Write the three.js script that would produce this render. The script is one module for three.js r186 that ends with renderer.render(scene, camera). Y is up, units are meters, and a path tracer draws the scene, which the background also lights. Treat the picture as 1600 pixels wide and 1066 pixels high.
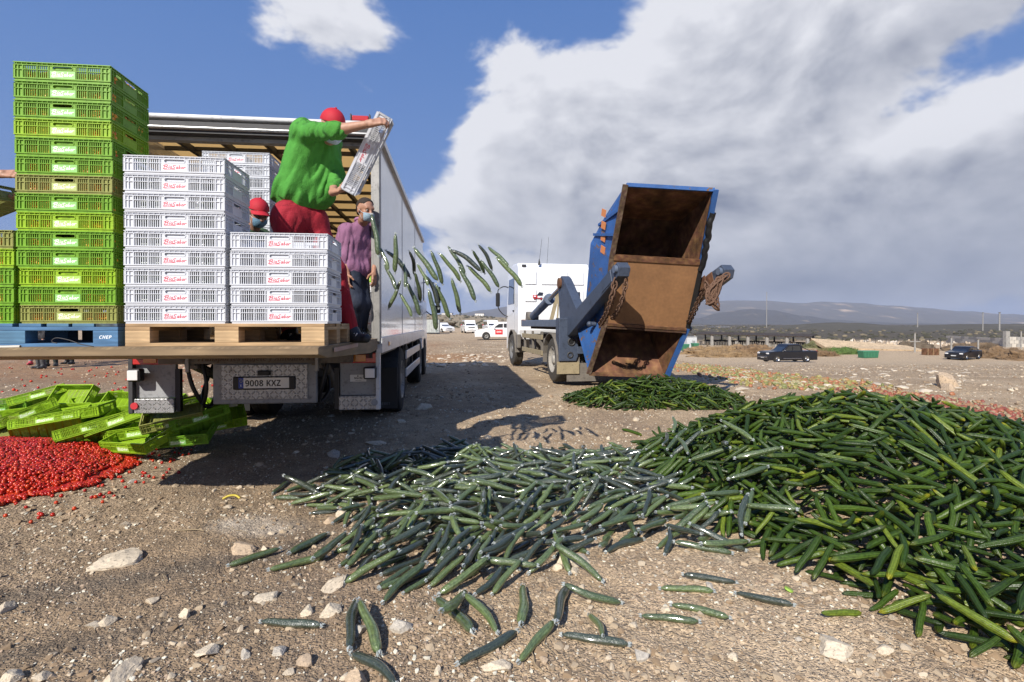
import * as THREE from 'three';
import { mergeGeometries } from 'three/addons/utils/BufferGeometryUtils.js';
import { RoundedBoxGeometry } from 'three/addons/geometries/RoundedBoxGeometry.js';

// ---------------------------------------------------------------- camera, sky, sun, exposure
const scene = new THREE.Scene();
const F = 815, EYE = 1.35, ROW = 514.5, PITCH = Math.atan((ROW - 506) / F); // focal length and optical centre in picture pixels of 1600 x 1066
const camera = new THREE.PerspectiveCamera(2 * Math.atan((1066 - ROW) / F) * 180 / Math.PI, 1600 / (2 * (1066 - ROW)), 0.1, 20000);
camera.setViewOffset(1600, 2 * (1066 - ROW), 0, 1066 - 2 * ROW, 1600, 1066);
camera.position.set(0, EYE, 0);
camera.rotation.set(-PITCH, 0, 0);
const renderer = new THREE.WebGLRenderer({ antialias: true });
renderer.toneMapping = THREE.LinearToneMapping;
renderer.toneMappingExposure = 1.3;
renderer.shadowMap.enabled = true;
const SUN = new THREE.Vector3(-1.9, 3.3, 4.1).normalize();
const sun = new THREE.DirectionalLight(new THREE.Color(1.0, 0.945, 0.86), 4.9);
sun.name = 'sun';
sun.position.copy(SUN).multiplyScalar(60);
sun.castShadow = true;
Object.assign(sun.shadow.camera, { left: -30, right: 30, top: 30, bottom: -30, near: 1, far: 150 });
sun.shadow.mapSize.set(4096, 4096);
scene.add(sun, sun.target);
const FOG = 0.00010;
if (FOG) scene.fog = new THREE.FogExp2(new THREE.Color(0.72, 0.8, 1.0), FOG);

// ---------------------------------------------------------------- numbers
function rng(a) { return () => { a |= 0; a = a + 0x6D2B79F5 | 0; let t = Math.imul(a ^ a >>> 15, 1 | a); t = t + Math.imul(t ^ t >>> 7, 61 | t) ^ t; return ((t ^ t >>> 14) >>> 0) / 4294967296; }; }
const clamp = (x, a = 0, b = 1) => x < a ? a : x > b ? b : x, mix = (a, b, t) => a + (b - a) * t;
const sstep = (a, b, x) => { const t = clamp((x - a) / (b - a)); return t * t * (3 - 2 * t); };
const PERM = new Uint8Array(512), GX = new Float32Array(256), GY = new Float32Array(256), GZ = new Float32Array(256);
{ const r = rng(11), p = [...Array(256).keys()]; for (let i = 255; i > 0; i--) { const j = r() * (i + 1) | 0; [p[i], p[j]] = [p[j], p[i]]; }
  for (let i = 0; i < 512; i++) PERM[i] = p[i & 255];
  for (let i = 0; i < 256; i++) { const z = r() * 2 - 1, a = r() * 6.2832, s = Math.sqrt(1 - z * z); GX[i] = s * Math.cos(a) * 1.5; GY[i] = s * Math.sin(a) * 1.5; GZ[i] = z * 1.5; } }
function noise(x, y, z = 0) {
  const X = Math.floor(x), Y = Math.floor(y), Z = Math.floor(z); x -= X; y -= Y; z -= Z;
  const u = x * x * x * (x * (x * 6 - 15) + 10), v = y * y * y * (y * (y * 6 - 15) + 10), w = z * z * z * (z * (z * 6 - 15) + 10);
  const a = PERM[X & 255], b = PERM[X + 1 & 255], g = (h, i, j, k) => GX[h] * (x - i) + GY[h] * (y - j) + GZ[h] * (z - k), y0 = Y & 255, y1 = Y + 1 & 255, z0 = Z & 255, z1 = Z + 1 & 255;
  const aa = PERM[a + y0], ab = PERM[a + y1], ba = PERM[b + y0], bb = PERM[b + y1];
  const l0 = mix(mix(g(PERM[aa + z0], 0, 0, 0), g(PERM[ba + z0], 1, 0, 0), u), mix(g(PERM[ab + z0], 0, 1, 0), g(PERM[bb + z0], 1, 1, 0), u), v);
  const l1 = mix(mix(g(PERM[aa + z1], 0, 0, 1), g(PERM[ba + z1], 1, 0, 1), u), mix(g(PERM[ab + z1], 0, 1, 1), g(PERM[bb + z1], 1, 1, 1), u), v);
  return mix(l0, l1, w);
}
function fbm(x, y, z = 0, n = 4, gain = .5) { let s = 0, a = 1, t = 0; for (let i = 0; i < n; i++) { s += a * noise(x, y, z); t += a; a *= gain; x = x * 2.03 + 17.1; y = y * 2.03 + 5.7; z = z * 2.03 + 3.3; } return s / t; }
// a place in the world from a sighting: picture column and row, and metres in front
const COS = Math.cos(PITCH), SIN = Math.sin(PITCH), V3 = (x, y, z) => new THREE.Vector3(x, y, z), STAND = V3(0, EYE, 0);
function at(px, py, Z) { const u = (px - 800) / F, v = (ROW - py) / F, k = Z / (COS + v * SIN); return V3(u * k, EYE + k * (v * COS - SIN), -Z); }

// ---------------------------------------------------------------- the sky: air and clouds by direction
function makeSky() {
  const W = 4096, H = 2048, data = new Float32Array(W * H * 4);
  // cloud masses: azimuth and elevation in degrees (azimuth clockwise from straight ahead), half sizes, weight
  const blobs = [];
  const blob = (px, py, rx, ry, w) => { const p = at(px, py, 10).sub(STAND); blobs.push([Math.atan2(p.x, -p.z), Math.atan2(p.y, Math.hypot(p.x, p.z)), rx / F, ry / F, w]); };
  blob(490, 15, 110, 85, .75); blob(235, 5, 60, 30, .45); blob(560, 75, 60, 40, .3);
  blob(1050, 175, 300, 180, .92); blob(900, 190, 130, 110, .5); blob(1270, 60, 300, 130, .62); blob(1220, 300, 420, 150, .70); blob(930, 330, 180, 110, .45);
  blob(1480, 330, 260, 130, .68); blob(1560, 170, 170, 60, .6); blob(1500, -60, 260, 90, .7); blob(670, 335, 130, 50, .55); blob(760, 250, 60, 80, .3); blob(1180, 420, 500, 60, .8); blob(760, 420, 150, 40, .25);
  blob(1500, 95, 130, 45, -.95); blob(1410, 180, 80, 26, -.6); blob(1340, 20, 60, 30, -.3); blob(1130, 330, 70, 26, -.3); blob(820, 395, 90, 22, -.35); blob(900, 30, 90, 70, -.5); blob(640, 200, 90, 120, -.4);
  const cover = (az, el) => { let m = -.62;
    for (const [a, e, rx, ry, w] of blobs) { let da = az - a; const q = (da * Math.cos(e) / rx) ** 2 + ((el - e) / ry) ** 2; if (q < 6) m += w * Math.exp(-q * 1.1); }
    const out = sstep(.95, 1.5, Math.abs(az)); return mix(m, -.34 + .2 * Math.sin(az * 2.3 + 1), Math.max(out, sstep(.75, 1.1, el))); };
  const dens = (x, y, z, az, el, n) => { const wx = x + .10 * noise(x * 3 + 9, y * 4, z * 3), wy = y + .06 * noise(x * 3, y * 4 + 5, z * 3 + 7);
    return cover(az, el) + 1.0 * fbm(wx * 3.4, wy * 5.8, z * 3.4, n, .64) + .30 * (.35 - Math.abs(noise(wx * 9, wy * 15, z * 9))) + .12 * (.3 - Math.abs(noise(wx * 21, wy * 34, z * 21))); };
  const hz = [.50, .58, .74], zen = [.065, .17, .47], mid = [.13, .265, .60];
  for (let r = H / 2; r < H; r++) {
    const el = ((r + .5) / H - .5) * Math.PI, y = Math.sin(el), c = Math.cos(el), t1 = Math.exp(-y * 6.5), t2 = sstep(.25, .9, y);
    for (let q = 0; q < W; q++) {
      const ang = ((q + .5) / W - .5) * 2 * Math.PI, x = Math.cos(ang) * c, z = Math.sin(ang) * c, az = Math.atan2(x, -z), o = (r * W + q) * 4;
      const d = dens(x, y, z, az, el, 7);
      let R = [0, 1, 2].map((i) => mix(mix(mid[i], zen[i], t2), hz[i], t1 * .72));
      let a = sstep(-.13, .20, d); a = a * (.62 + .38 * a);
      const low = sstep(.30, .03, el);
      if (a > 0) {
        const up = dens(x - .03, y + .035, z + .02, az - .02, el + .035, 6), thick = sstep(.15, 1.0, d);
        let lit = clamp(.93 + (d - up) * .85 - thick * .38 + .10 * noise(x * 26, y * 40, z * 26));
        lit *= mix(1, .66, low * sstep(-.15, .5, az));
        const cl = [mix(.27, .88, lit), mix(.30, .89, lit), mix(.385, .93, lit)];
        for (let i = 0; i < 3; i++) R[i] = mix(R[i], cl[i], a * .95);
      }
      const veil = low * .5 * sstep(-.4, .4, az);
      R = [mix(R[0], .27, veil), mix(R[1], .32, veil), mix(R[2], .44, veil)];
      data[o] = R[0] * .72; data[o + 1] = R[1] * .72; data[o + 2] = R[2] * .73; data[o + 3] = 1;
    }
  }
  for (let i = 0; i < W * H / 2; i++) { data[i * 4] = .15; data[i * 4 + 1] = .12; data[i * 4 + 2] = .09; data[i * 4 + 3] = 1; }
  const t = new THREE.DataTexture(data, W, H, THREE.RGBAFormat, THREE.FloatType);
  t.mapping = THREE.EquirectangularReflectionMapping; t.magFilter = t.minFilter = THREE.LinearFilter; t.needsUpdate = true;
  return t;
}
const skyMap = makeSky();
scene.background = skyMap; scene.environment = skyMap;

// ---------------------------------------------------------------- building helpers
const used = new Map();
function numbered(name) { const n = used.get(name) ?? 0; used.set(name, n + 1); return n ? name + '_' + String(n).padStart(3, '0') : name; }
function tag(o, label, category, group, kind) { if (label) o.userData.label = label; if (category) o.userData.category = category; if (group) o.userData.group = group; if (kind) o.userData.kind = kind; return o; }
function thing(name, label, category, pos = [0, 0, 0], turn = 0, group) {
  const o = new THREE.Group(); o.name = numbered(name); scene.add(o); o.position.set(...(pos.isVector3 ? pos.toArray() : pos)); o.rotation.y = turn; return tag(o, label, category, group);
}
function copy(o, label, pos, turn, group) {
  const c = o.clone(); c.name = numbered(o.name.replace(/_\d{3}$/, '')); c.userData = { ...o.userData }; scene.add(c);
  if (label) c.userData.label = label; if (pos) c.position.set(...(pos.isVector3 ? pos.toArray() : pos)); if (turn !== undefined) c.rotation.y = turn; if (group) c.userData.group = group; return c;
}
function metric(g) { // uv in metres from the face direction
  const p = g.attributes.position, n = g.attributes.normal, uv = new Float32Array(p.count * 2);
  for (let i = 0; i < p.count; i++) { const a = Math.abs(n.getX(i)), b = Math.abs(n.getY(i)), c = Math.abs(n.getZ(i));
    if (b >= a && b >= c) { uv[i * 2] = p.getX(i); uv[i * 2 + 1] = p.getZ(i); } else if (a >= c) { uv[i * 2] = p.getZ(i); uv[i * 2 + 1] = p.getY(i); } else { uv[i * 2] = p.getX(i); uv[i * 2 + 1] = p.getY(i); } }
  g.setAttribute('uv', new THREE.BufferAttribute(uv, 2)); return g;
}
const M4 = () => new THREE.Matrix4(), UPV = V3(0, 1, 0);
const vec = (a) => a.isVector3 ? a : V3(...a);
class MB {
  constructor() { this.g = []; }
  add(g, m, keep) { if (g.index) g = g.toNonIndexed(); else g = g.clone(); for (const k of Object.keys(g.attributes)) if (!['position', 'normal', 'uv'].includes(k)) g.deleteAttribute(k); if (!g.attributes.normal) g.computeVertexNormals(); if (!keep) metric(g); if (m) g.applyMatrix4(m); this.g.push(g); return this; }
  box(w, h, d, x, y, z, rx = 0, ry = 0, rz = 0) { return this.add(new THREE.BoxGeometry(w, h, d), M4().compose(V3(x, y, z), new THREE.Quaternion().setFromEuler(new THREE.Euler(rx, ry, rz)), V3(1, 1, 1))); }
  span(x0, x1, y0, y1, z0, z1) { return this.box(x1 - x0, y1 - y0, z1 - z0, (x0 + x1) / 2, (y0 + y1) / 2, (z0 + z1) / 2); }
  rbox(w, h, d, x, y, z, r = .01, ry = 0, rx = 0, rz = 0, seg = 2) { return this.add(new RoundedBoxGeometry(w, h, d, seg, Math.min(r, w / 2.01, h / 2.01, d / 2.01)), M4().compose(V3(x, y, z), new THREE.Quaternion().setFromEuler(new THREE.Euler(rx, ry, rz)), V3(1, 1, 1))); }
  bar(a, b, w, h, side) { // box beam from a to b; side: the direction of w
    a = vec(a); b = vec(b); const d = b.clone().sub(a), L = d.length(); d.normalize(); let s = side ? vec(side).clone() : Math.abs(d.y) > .95 ? V3(1, 0, 0) : V3().crossVectors(UPV, d); s.addScaledVector(d, -s.dot(d)).normalize();
    const n = V3().crossVectors(d, s); return this.add(new THREE.BoxGeometry(w, h, L), M4().makeBasis(s, n, d).setPosition(a.clone().add(b).multiplyScalar(.5))); }
  cyl(a, b, r0, r1 = r0, seg = 14, open = false) { a = vec(a); b = vec(b); const d = b.clone().sub(a), L = d.length(); return this.add(new THREE.CylinderGeometry(r1, r0, L, seg, 1, open), M4().compose(a.clone().add(b).multiplyScalar(.5), new THREE.Quaternion().setFromUnitVectors(UPV, d.normalize()), V3(1, 1, 1))); }
  tube(pts, r, seg = 24, rs = 7) { return this.add(new THREE.TubeGeometry(new THREE.CatmullRomCurve3(pts.map(vec)), seg, r, rs)); }
  ball(x, y, z, rx, ry = rx, rz = rx, ws = 14, hs = 10) { return this.add(new THREE.SphereGeometry(1, ws, hs), M4().compose(V3(x, y, z), new THREE.Quaternion(), V3(rx, ry, rz))); }
  torus(x, y, z, R, r, rx = 0, ry = 0, rz = 0, rs = 8, ts = 24, arc = 6.2832) { return this.add(new THREE.TorusGeometry(R, r, rs, ts, arc), M4().compose(V3(x, y, z), new THREE.Quaternion().setFromEuler(new THREE.Euler(rx, ry, rz)), V3(1, 1, 1))); }
  prism(pts, depth, m, bevel = 0, holes) { const s = new THREE.Shape(pts.map(([x, y]) => new THREE.Vector2(x, y))); if (holes) for (const h of holes) s.holes.push(new THREE.Path(h.map(([x, y]) => new THREE.Vector2(x, y)))); return this.add(new THREE.ExtrudeGeometry(s, { depth, bevelEnabled: bevel > 0, bevelSize: bevel, bevelThickness: bevel, bevelSegments: 2, curveSegments: 10 }), m); }
  poly(list) { // convex faces given as lists of points
    const p = []; for (const f of list) { const q = f.map(vec); for (let i = 1; i < q.length - 1; i++) p.push(...q[0].toArray(), ...q[i].toArray(), ...q[i + 1].toArray()); }
    const g = new THREE.BufferGeometry(); g.setAttribute('position', new THREE.BufferAttribute(new Float32Array(p), 3)); g.computeVertexNormals(); return this.add(g); }
  plate(q, t) { // thick quad, q: four corners
    q = q.map(vec); const n = V3().crossVectors(q[1].clone().sub(q[0]), q[3].clone().sub(q[0])).normalize().multiplyScalar(t), b = q.map((v) => v.clone().sub(n));
    return this.poly([q, [b[3], b[2], b[1], b[0]], ...[0, 1, 2, 3].map((i) => [b[i], b[(i + 1) % 4], q[(i + 1) % 4], q[i]])]); }
  lathe(pts, m, seg = 20) { return this.add(new THREE.LatheGeometry(pts.map(([x, y]) => new THREE.Vector2(x, y)), seg), m); }
  geo() { return this.g.length === 1 ? this.g[0] : mergeGeometries(this.g); }
  build(name, material, parent = scene) { const o = new THREE.Mesh(this.geo(), material); o.name = parent === scene ? numbered(name) : name; o.castShadow = o.receiveShadow = true; parent.add(o); return o; }
}
const mesh = (name, geo, material, parent = scene) => { const o = new THREE.Mesh(geo, material); o.name = parent === scene ? numbered(name) : name; o.castShadow = o.receiveShadow = true; parent.add(o); return o; };
const lookM = (pos, x, y, z) => M4().makeBasis(x, y, z).setPosition(pos);

// ---------------------------------------------------------------- textures and materials
function dataTex(n, fn, srgb, rep = 1) { const d = new Uint8Array(n * n * 4); for (let j = 0; j < n; j++) for (let i = 0; i < n; i++) { const c = fn(i / n, j / n), o = (j * n + i) * 4; d[o] = clamp(c[0]) * 255; d[o + 1] = clamp(c[1]) * 255; d[o + 2] = clamp(c[2]) * 255; d[o + 3] = 255; }
  const t = new THREE.DataTexture(d, n, n); t.wrapS = t.wrapT = THREE.RepeatWrapping; t.magFilter = THREE.LinearFilter; t.minFilter = THREE.LinearMipmapLinearFilter; t.generateMipmaps = true; t.repeat.set(rep, rep); if (srgb) t.colorSpace = THREE.SRGBColorSpace; t.needsUpdate = true; return t; }
// tiling noise: a lattice that repeats
const GA = new Float32Array(256).map((_, i) => i / 256 * 6.2832);
function pn(u, v, f, s) { const x = u * f, y = v * f, X = Math.floor(x), Y = Math.floor(y), a = x - X, b = y - Y, g = (i, j) => { const h = GA[PERM[PERM[(X + i) % f & 255] + ((Y + j) % f) + s & 255]]; return Math.cos(h) * (a - i) + Math.sin(h) * (b - j); };
  const p = a * a * a * (a * (a * 6 - 15) + 10), q = b * b * b * (b * (b * 6 - 15) + 10); return mix(mix(g(0, 0), g(1, 0), p), mix(g(0, 1), g(1, 1), p), q) * 1.5; }
const tn = (u, v, f, s = 0, n = 3) => { let t = 0, g = 1, k = 0; for (let i = 0; i < n && f * 2 ** i < 256; i++) { t += g * pn(u, v, Math.round(f * 2 ** i), s * 7 + i * 31); k += g; g *= .55; } return t / k; };
const grey = (x) => [x, x, x];
const T = {
  grime: dataTex(256, (u, v) => grey(.86 + .10 * tn(u, v, 5, 1, 4) - .22 * sstep(.15, .6, tn(u, v, 9, 4, 4)) - .1 * sstep(.2, .5, tn(u, v, 30, 7, 2))), true),
  grimeBump: dataTex(256, (u, v) => grey(.5 + .5 * tn(u, v, 14, 3, 4))),
  wood: dataTex(256, (u, v) => { const g = .5 + .5 * Math.sin(v * 75 + 6 * tn(u, v, 3, 2, 2)), k = .80 + .14 * g * (.5 + tn(u, v, 6, 8, 3)) + .16 * tn(u, v, 4, 5, 3); return [k, k * .965, k * .9]; }, true),
  rust: dataTex(512, (u, v) => { const a = tn(u, v, 5, 1, 5), b = tn(u, v, 16, 6, 4), k = .62 + .42 * a + .22 * b; return [k, k * (.92 + .15 * b), k * (.85 + .25 * a)]; }, true),
  rustCover: dataTex(256, (u, v) => { const k = .88 + .10 * tn(u, v, 6, 11, 4) + .06 * tn(u, v, 40, 3, 2); return [k, k, k]; }, true),
  chipped: dataTex(512, (u, v) => { const a = tn(u, v, 7, 21, 5), b = tn(u, v, 26, 9, 3), c = sstep(.28, .40, a + .35 * b), d = .86 + .2 * tn(u, v, 4, 2, 3); return [mix(.15 * d, .36, c), mix(.32 * d, .25, c), mix(.60 * d, .18, c)].map((x) => Math.pow(clamp(x), .8)); }, true),
  diamond: dataTex(128, (u, v) => { let m = 0; for (const [cx, cy, s] of [[.25, .25, 1], [.75, .75, 1], [.25, .75, -1], [.75, .25, -1]]) { const x = u - cx, y = v - cy, p = (x + s * y) * .7071, q = (x - s * y) * .7071; m = Math.max(m, sstep(1, .6, Math.hypot(p / .24, q / .075))); } return grey(m); }),
  cloth: dataTex(256, (u, v) => grey(.9 + .1 * tn(u, v, 90, 3, 2) + .06 * tn(u, v, 8, 3, 3)), true),
  clothBump: dataTex(256, (u, v) => grey(.5 + .35 * tn(u, v, 6, 3, 3) + .2 * tn(u, v, 40, 2, 2))),
  skinTone: dataTex(128, (u, v) => { const k = .95 + .12 * tn(u, v, 9, 2, 4); return [k, k * .98, k * .97]; }, true),
};
const rep = (t, x, y = x) => { const c = t.clone(); c.repeat.set(x, y); c.needsUpdate = true; return c; };
const lin = (r, g, b) => new THREE.Color().setRGB(r, g, b);
function mat(c, roughness = .6, o = {}) { const m = o.phys ? new THREE.MeshPhysicalMaterial() : new THREE.MeshStandardMaterial(); const { phys, ...rest } = o; m.color = Array.isArray(c) ? lin(...c) : new THREE.Color(c); m.roughness = roughness; m.side = THREE.DoubleSide; Object.assign(m, rest); return m; }
const phys = (c, r, o) => mat(c, r, { phys: 1, ...o });
const MT = {
  white: phys([.78, .79, .80], .35, { map: rep(T.grime, .5), clearcoat: .3, clearcoatRoughness: .2 }), whiteCab: phys([.84, .85, .86], .3, { clearcoat: .6, clearcoatRoughness: .1, }),
  silver: phys([.62, .63, .66], .22, { metalness: .25, clearcoat: .7, clearcoatRoughness: .08, map: rep(T.grime, .25), bumpMap: rep(T.grimeBump, .35), bumpScale: .004 }),
  alu: mat([.55, .55, .55], .38, { metalness: .9, map: rep(T.grime, 1) }), aluWorn: mat([.42, .41, .39], .5, { metalness: .6, map: rep(T.grime, 1.5) }),
  greyPaint: mat([.40, .41, .42], .5, { map: rep(T.grime, .9) }), darkGrey: mat([.05, .05, .055], .6, { map: rep(T.grime, .8) }), black: mat([.012, .012, .013], .5), blackGloss: phys([.008, .009, .011], .18, { clearcoat: .5, clearcoatRoughness: .05 }),
  rubber: mat([.022, .021, .020], .85, { map: rep(T.grime, 2), bumpMap: rep(T.grimeBump, 4), bumpScale: .003 }), dustRubber: mat([.075, .066, .055], .9, { map: rep(T.grime, 2) }),
  rim: mat([.36, .35, .33], .5, { metalness: .4, map: rep(T.grime, 2) }), dustMetal: mat([.22, .195, .165], .75, { map: rep(T.grime, 1) }), tan: mat([.44, .36, .22], .65, { map: rep(T.grime, 1.2) }),
  diamond: mat([.56, .56, .56], .36, { metalness: .55, map: rep(T.grime, 1.5), bumpMap: rep(T.diamond, 11), bumpScale: .02 }),
  red: phys([.45, .015, .015], .25, { clearcoat: 1, clearcoatRoughness: .05 }), lensClear: phys([.7, .7, .7], .15, { clearcoat: 1 }), amber: phys([.6, .2, .02], .25, { clearcoat: 1 }), sunRed: mat([.5, .02, .03], .6),
  glass: phys([.02, .025, .03], .05, { clearcoat: 1, clearcoatRoughness: .02 }), wood: mat([.60, .43, .26], .75, { map: rep(T.wood, 1.1, 3) }), woodDark: mat([.42, .30, .18], .8, { map: rep(T.wood, 1.3, 3) }),
  platform: mat([.30, .225, .145], .7, { map: rep(T.wood, .6, 2) }), bluePallet: mat([.09, .24, .52], .75, { map: rep(T.wood, 1.2, 3) }), concrete: mat([.42, .40, .37], .9, { map: rep(T.grime, .4) }),
  rust: mat([.36, .195, .10], .85, { map: rep(T.rust, .45), bumpMap: rep(T.grimeBump, 2), bumpScale: .006 }), rustDark: mat([.20, .115, .07], .9, { map: rep(T.rust, .6) }), rustCover: mat([.33, .165, .07], .72, { map: rep(T.rustCover, .5) }),
  blueSkip: mat([1, 1, 1], .55, { map: rep(T.chipped, .55), bumpMap: rep(T.grimeBump, 1.5), bumpScale: .005 }), blueArm: mat([.075, .098, .15], .5, { map: rep(T.grime, .7) }), blueLight: mat([.15, .19, .27], .5, { map: rep(T.grime, .7) }),
  rope: mat([.55, .52, .46], .9), chain: mat([.15, .085, .055], .8, { metalness: .3 }), steel: mat([.5, .5, .5], .25, { metalness: 1 }),
};

// ---------------------------------------------------------------- ground, hills, mountains
const m3 = (a, b, t) => [mix(a[0], b[0], t), mix(a[1], b[1], t), mix(a[2], b[2], t)];
const rightness = (x) => sstep(2.5, 13, x);
function groundBase(x, z) { const Z = -z; let h = 0;
  if (Z > 11) h -= .063 * Math.min(Math.max(0, Z - 12), 47) * rightness(x) * sstep(11, 15, Z);
  if (Z > 90) { const r = sstep(-.2, .25, x / Z); h += mix(17, 1.2, r) * sstep(90, 900, Z); }
  return h; }
function groundH(x, z) { const d = Math.hypot(x, z); let h = groundBase(x, z);
  h += .05 * noise(x * .35 + 3, z * .35) + .028 * noise(x * 1.1, z * 1.1 + 9);
  if (d < 40) { const k = sstep(40, 15, d); h += k * (.013 * noise(x * 3.3 + 5, z * 3.3) + .008 * noise(x * 8, z * 8 + 2)); if (d < 14) h += (.008 * noise(x * 19, z * 19) + .010 * Math.max(0, noise(x * 9 + 4, z * 9) - .15)) * sstep(14, 6, d); }
  else h += .12 * noise(x * .06, z * .06) * sstep(40, 120, d);
  return h; }
function groundAt(px, py, lift = 0) { // where a sighting meets the ground
  const a = at(px, py, 1).sub(STAND); let lo = .5, hi = 400; for (let i = 0; i < 60; i++) { const m = Math.sqrt(lo * hi); const y = EYE + a.y * m; if (y - lift > groundH(a.x * m, a.z * m)) lo = m; else hi = m; }
  return V3(a.x * lo, EYE + a.y * lo, a.z * lo); }
const soilBump = dataTex(1024, (u, v) => { const a = tn(u, v, 40, 2, 4), b = tn(u, v, 120, 5, 2), p = sstep(.22, .42, tn(u, v, 85, 13, 1)); return grey(.42 + .22 * a + .14 * b + .3 * p); });
const soilMap = dataTex(1024, (u, v) => { const a = tn(u, v, 9, 2, 5), b = tn(u, v, 120, 5, 2), p = sstep(.26, .42, tn(u, v, 85, 13, 1)), p2 = sstep(.3, .5, tn(u, v, 190, 31, 1)), dk = sstep(.25, .5, tn(u, v, 60, 41, 2));
  const k = .80 + .20 * a + .14 * b - .12 * dk, s = Math.max(p * .75, p2 * .5); return [mix(k, 1.0, s), mix(k * .975, .985, s), mix(k * .94, .95, s)]; }, true);
{
  const pos = [], uv = [], col = [], idx = [], rings = [], angs = [];
  for (let r = .35; r < 6000;) { rings.push(r); r *= r < 12 ? 1.0095 : r < 60 ? 1.02 : 1.07; }
  for (let i = 0; i < 560; i++) angs.push(-1.06 + 2.12 * i / 559); for (let i = 1; i < 60; i++) angs.push(1.06 + (2 * Math.PI - 2.12) * i / 60);
  const NA = angs.length; const fieldR = rng(5);
  pos.push(0, groundH(0, 0), 0); uv.push(0, 0); col.push(.3, .25, .2);
  for (const r of rings) for (const a of angs) {
    const x = Math.sin(a) * r, z = -Math.cos(a) * r, Z = -z; pos.push(x, groundH(x, z), z); uv.push(x, z);
    let c = [.285, .220, .155]; const n1 = fbm(x * .5 + 3, z * .5, 0, 4), n2 = fbm(x * 2.2, z * 2.2 + 7, 0, 4), put = (q, t) => { t = clamp(t); c = [mix(c[0], q[0], t), mix(c[1], q[1], t), mix(c[2], q[2], t)]; };
    put([.40, .330, .250], sstep(-.15, .5, n1) * .8); put([.205, .155, .115], sstep(.05, .5, -n1 + .3 * n2) * .8); put([.47, .415, .335], sstep(.2, .55, n2) * .55);
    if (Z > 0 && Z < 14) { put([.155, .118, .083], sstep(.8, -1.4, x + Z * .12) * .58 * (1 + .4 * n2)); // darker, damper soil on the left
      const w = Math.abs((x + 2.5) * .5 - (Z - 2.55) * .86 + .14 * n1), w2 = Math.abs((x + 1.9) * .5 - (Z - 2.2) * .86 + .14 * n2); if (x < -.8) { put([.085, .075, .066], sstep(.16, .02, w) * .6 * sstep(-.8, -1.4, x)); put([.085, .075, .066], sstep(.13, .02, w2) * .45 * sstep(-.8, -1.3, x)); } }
    if (Z > 0 && Z < 8) put([.40, .37, .34], sstep(1, .35, Math.hypot((x + 1.75) / .42, (Z - 3.55) / .28)) * (.65 + n2));
    if (Z > 9) { put([.235, .125, .062], sstep(10, 14, Z) * sstep(-2.6, -5.5, x) * sstep(46, 26, Z) * (.62 + .8 * n2)); // rotting produce spread on the left
      put([.27, .145, .065], sstep(.9, .3, Math.hypot((x + 2.6) / 3.2, (Z - 21) / 4.5)) * (.7 + .6 * n2));
      put([.36, .285, .205], sstep(34, 60, Z) * .6); put([.37, .30, .222], sstep(120, 40, Z) * sstep(30, 44, Z) * rightness(x) * .7);
      put([.20, .165, .115], sstep(80, 200, Z) * .55 * (1 + n1)); }
    if (Z > 100) put(m3([.020, .019, .014], [.070, .060, .043], clamp(.45 + .9 * n1 + .5 * n2)), sstep(112, 150, Z) * sstep(.12, .30, x / Z) * .95);
    if (Z > 150 && x / Z < .2) { const n = fbm(x * .012, z * .012, 4, 4); put([.17, .15, .105], .5 + n); }
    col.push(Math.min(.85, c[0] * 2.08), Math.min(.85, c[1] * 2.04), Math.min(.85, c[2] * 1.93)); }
  for (let i = 0; i < NA; i++) { idx.push(0, 1 + i, 1 + (i + 1) % NA); for (let j = 0; j + 1 < rings.length; j++) { const a = 1 + j * NA + i, b = 1 + j * NA + (i + 1) % NA; idx.push(a, a + NA, b, b, a + NA, b + NA); } }
  const g = new THREE.BufferGeometry(); g.setAttribute('position', new THREE.Float32BufferAttribute(pos, 3)); g.setAttribute('uv', new THREE.Float32BufferAttribute(uv, 2)); g.setAttribute('color', new THREE.Float32BufferAttribute(col, 3)); g.setIndex(idx); g.computeVertexNormals();
  { const n = g.attributes.normal; let flip = n.getY(5000) < 0; if (flip) { const a = g.index.array; for (let i = 0; i < a.length; i += 3) { const t = a[i]; a[i] = a[i + 1]; a[i + 1] = t; } g.computeVertexNormals(); } }
  tag(mesh('ground', g, mat([1, 1, 1], .95, { vertexColors: true, map: rep(soilMap, .55), bumpMap: rep(soilBump, .9), bumpScale: .03 })), 'pale stony soil of the field', null, null, 'structure');
}
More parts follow.
